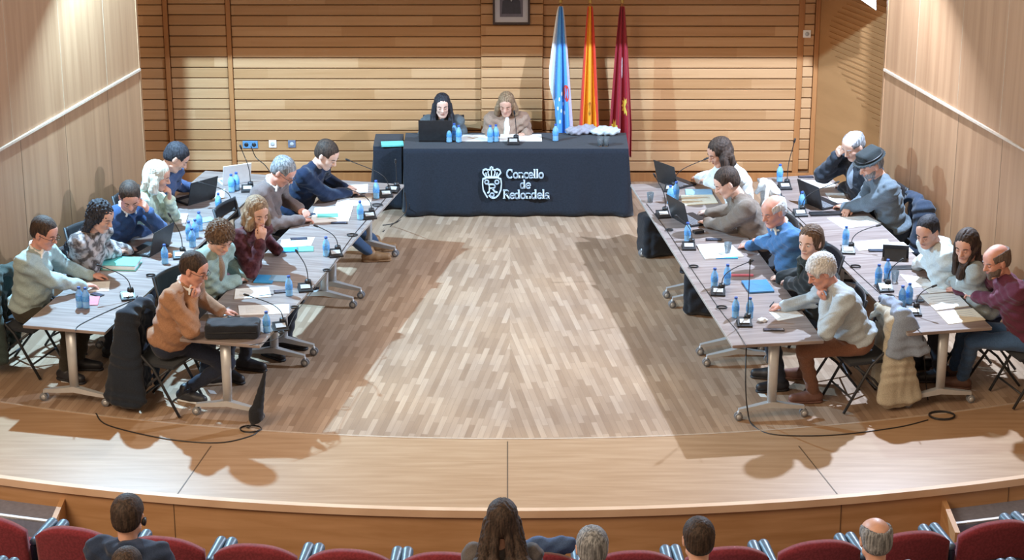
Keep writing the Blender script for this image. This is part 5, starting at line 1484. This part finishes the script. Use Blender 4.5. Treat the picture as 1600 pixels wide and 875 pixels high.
mesh_obj('canopy', *g.mesh(.008, folds(.002, .06, 5)), M['blackfab'], u); MB().mat(M['black']).tube([(-.04, 0, .08), (-.06, 0, .03), (-.09, 0, .012), (-.11, .01, .03)], .009, 8).build('handle', parent=u)
# coats hung on chairs
def seat_of(i): return seats[i][0], seats[i][1]
o, h = seat_of(0); coat(o, h, 'dark green-grey coat over the chair of the man in the teal sweater', (.045, .065, .062), seed=1, z0=.16, yb=-.27, w_=.46, sleeve=0, side=1)
o, h = seat_of(5); coat(o, h, 'black coat hanging to the floor from the chair of the man in tan', (.018, .024, .036), seed=2, z0=.10, yb=-.29, w_=.44, sleeve=0, side=1, flare=1.35)
o, h = seat_of(16); coat(o, h, 'long beige raincoat over the chair of the man in pale blue', (.46, .42, .33), seed=3, z0=.08, yb=-.29, w_=.42, sleeve=-1, side=-1, flare=1.3, z1=.80)
coat(o, h, 'pale blue and navy jacket over the beige raincoat on the same chair', (.26, .32, .42), seed=4, z0=.52, z1=.86, yb=-.335, w_=.46, sleeve=0, thick=.03, side=-1)
o, h = seat_of(18); coat(o, h, 'dark blue coat over the chair of the man in the hat', (.03, .045, .075), seed=5, z0=.20, yb=-.22, sleeve=0, w_=.42, side=-1)
o, h = seat_of(21); coat(o, h, 'dark grey jacket over the chair of the man in burgundy', (.075, .08, .085), seed=6, z0=.15, yb=-.27, sleeve=0, w_=.44, side=-1)
o, h = seat_of(12); coat(o, h, 'white jacket over the chair of the woman in white knit', (.70, .72, .72), seed=7, z0=.35, yb=-.26, sleeve=0, w_=.40)
o, h = seat_of(4)
# small scraps of paper on the floor
for k, (a_, b_, lab) in enumerate([(1190, 617, 'under the right inner row'), (1240, 620, 'beside the foot of the man in pale blue'), (98, 594, 'under the left wall row'), (330, 612, 'under the left inner row')]):
    quad_paper([(a_-6, b_-3), (a_+5, b_-1), (a_+9, b_+4), (a_-2, b_+3)], 'lying on the stage floor ' + lab, name='paper_scrap', z=.001, th=.002, lines=False, cat='paper scrap', lab='white scrap ')

# ------------------------------------------------------------------ the audience
def mk_seat(cut=.26):
    """theatre seat, backrest seen from behind; local +Y faces the stage"""
    t = empty('theatre_seat'); W = .62
    def top(x): return .90 - .10*(abs(x)/(W/2))**2.4
    def shape(y0, m, name, par, inset, z0, solid, drop=0.0):
        mb = MB().mat(m)
        mb.grid(lambda u, v: ((u-.5)*(W-inset), y0 - .05*(1-(2*u-1)**2) - .05*v, z0 + v*(top((u-.5)*W)-inset*.4-drop-z0)), 24, 12)
        return mb.build(name, parent=par, solid=solid)
    shape(.02, M['redseat'], 'backrest', t, .02, .36, .07)
    shape(-.030, M['seatshell'], 'back_shell', t, .06, .30, .035, cut)
    g = SDF(); g.rbox((0, .26, .42), (.22, .20, .02), .035); mesh_obj('cushion', *g.mesh(.015), M['redseat'], t)
    for sx in (-1, 1):
        g = SDF(); g.cap((sx*.290, .08, .660), (sx*.290, .36, .680), .032, .044, .02); g.plane((0, 0, .64), (0, 0, 1)); mesh_obj('armrest', *g.mesh(.008), M['armpad'], t)
        MB().mat(M['seatshell']).box((sx*.285, .22, .33), (.035, .34, .62), bevel=.01).build('side_panel', parent=t)
    return t
def seat_at(x, R, z, lab, grp, kind='seat'):
    y = row_y(x, R); a = math.asin(x/(R-3.2))           # faces the centre of the arc
    o = inst(kind, mk_seat if kind == 'seat' else (lambda: mk_seat(.06))); put(o, (x, y, z), a, lab, 'seat', grp); return a
R1, Z1 = 15.74, -.50
Z2, R2 = -.33, 16.70
bnd = [-4.16-.66, -4.16, -3.50, -2.83, -2.16, -1.49, -.82, -.15, .52, 1.19, 1.86, 2.53, 3.20, 3.86, 4.52]
names1 = ['at the far left end, under the stage steps', 'far left, left of the man in the dark hooded jacket', 'holding the man in the dark hooded jacket', 'right of the man in the dark hooded jacket', 'second empty one right of the hooded jacket man', 'third empty one right of the hooded jacket man',
          'holding the woman with very long dark hair', 'holding the denim jacket between woman and man', 'holding the grey-haired man', 'holding the man in the pale collar', 'right of the man in the pale collar', 'holding the balding man on the right', 'right of the balding man', 'at the far right end of the front row']
rowseats = []
for i in range(len(bnd)-1):
    x = (bnd[i]+bnd[i+1])/2; a = seat_at(x, R1, Z1, 'red front row theatre seat ' + names1[i], 'front row seats'); rowseats.append((x, a))
for x, n in ((-3.98, 'at the left edge of the picture'), (-3.32, 'below the man in the dark hooded jacket'), (3.25, 'below the balding man on the right'), (3.90, 'at the right edge of the picture')):
    seat_at(x, R2, Z2, 'red second row theatre seat ' + n, 'second row seats', 'seat2')
def watch(label, head, **kw):
    kw.setdefault('L', -4); kw.setdefault('pitch', 8)
    d = P(head[0], head[1], .7); a = math.asin(max(-1, min(1, d.x/12.5)))
    return person(label, head, a, kneefwd=.43, zoff=kw.pop('zo', Z1), legs=(.03, .035, .05), necklean=10, s=kw.pop('s', 1.12), **kw)
watch('man with short dark hair, headset and dark hooded jacket in the front row', (201, 806), hands=('lap', 'lap'), top=('hoodie', (.022, .035, .07)), hr=('short', 'dark'), hood=True, headset=True, hsc=1.16)
watch('woman with very long dark hair seen from behind in the front row', (785, 812), hands=('lap', 'lap'), top=('sweater', (.10, .09, .09)), hr=('verylong', 'dark'), female=True, hsc=1.12, hairdown='back', pitch=4)
watch('grey-haired man at the centre of the front row, right of the denim jacket', (925, 856), hands=('lap', 'lap'), top=('jacket', (.04, .06, .12)), hr=('short', 'grey'), hsc=1.14)
watch('man with cropped dark hair and pale collar in the front row', (1091, 842), hands=('lap', 'lap'), top=('sweater', (.45, .58, .62)), hr=('short', 'dark'), hsc=1.14, collar=(.3, .5, .55))
watch('balding man with grey hair in the front row on the right', (1367, 842), hands=('lap', 'lap'), top=('sweater', (.22, .22, .28)), hr=('fringe', 'grey'), hsc=1.14, collar=(.5, .52, .55))
watch('dark-haired person in the second row at the left, only the crown visible', (200, 886), hands=('lap', 'lap'), top=('sweater', (.05, .05, .06)), hr=('short', 'dark'), zo=Z2, s=1.05)
x, a = rowseats[7]
g = SDF(); g.ell((0, 0, .86), (.17, .07, .09), None, .04); g.ell((.16, .02, .88), (.10, .06, .06), None, .04); g.cap((-.12, -.03, .82), (-.14, -.02, .50), .05, .05, .04); g.cap((.1, .04, .84), (.12, .06, .5), .06, .05, .04)
o = mesh_obj('denim_jacket', *g.mesh(.011, folds(.010, .09, 8)), fabric('denim', (.06, .10, .20))); put(o, (x+.02, row_y(x, R1)+.02, Z1+.03), a, 'dark blue denim jacket draped over the seat between woman and grey-haired man', 'jacket')
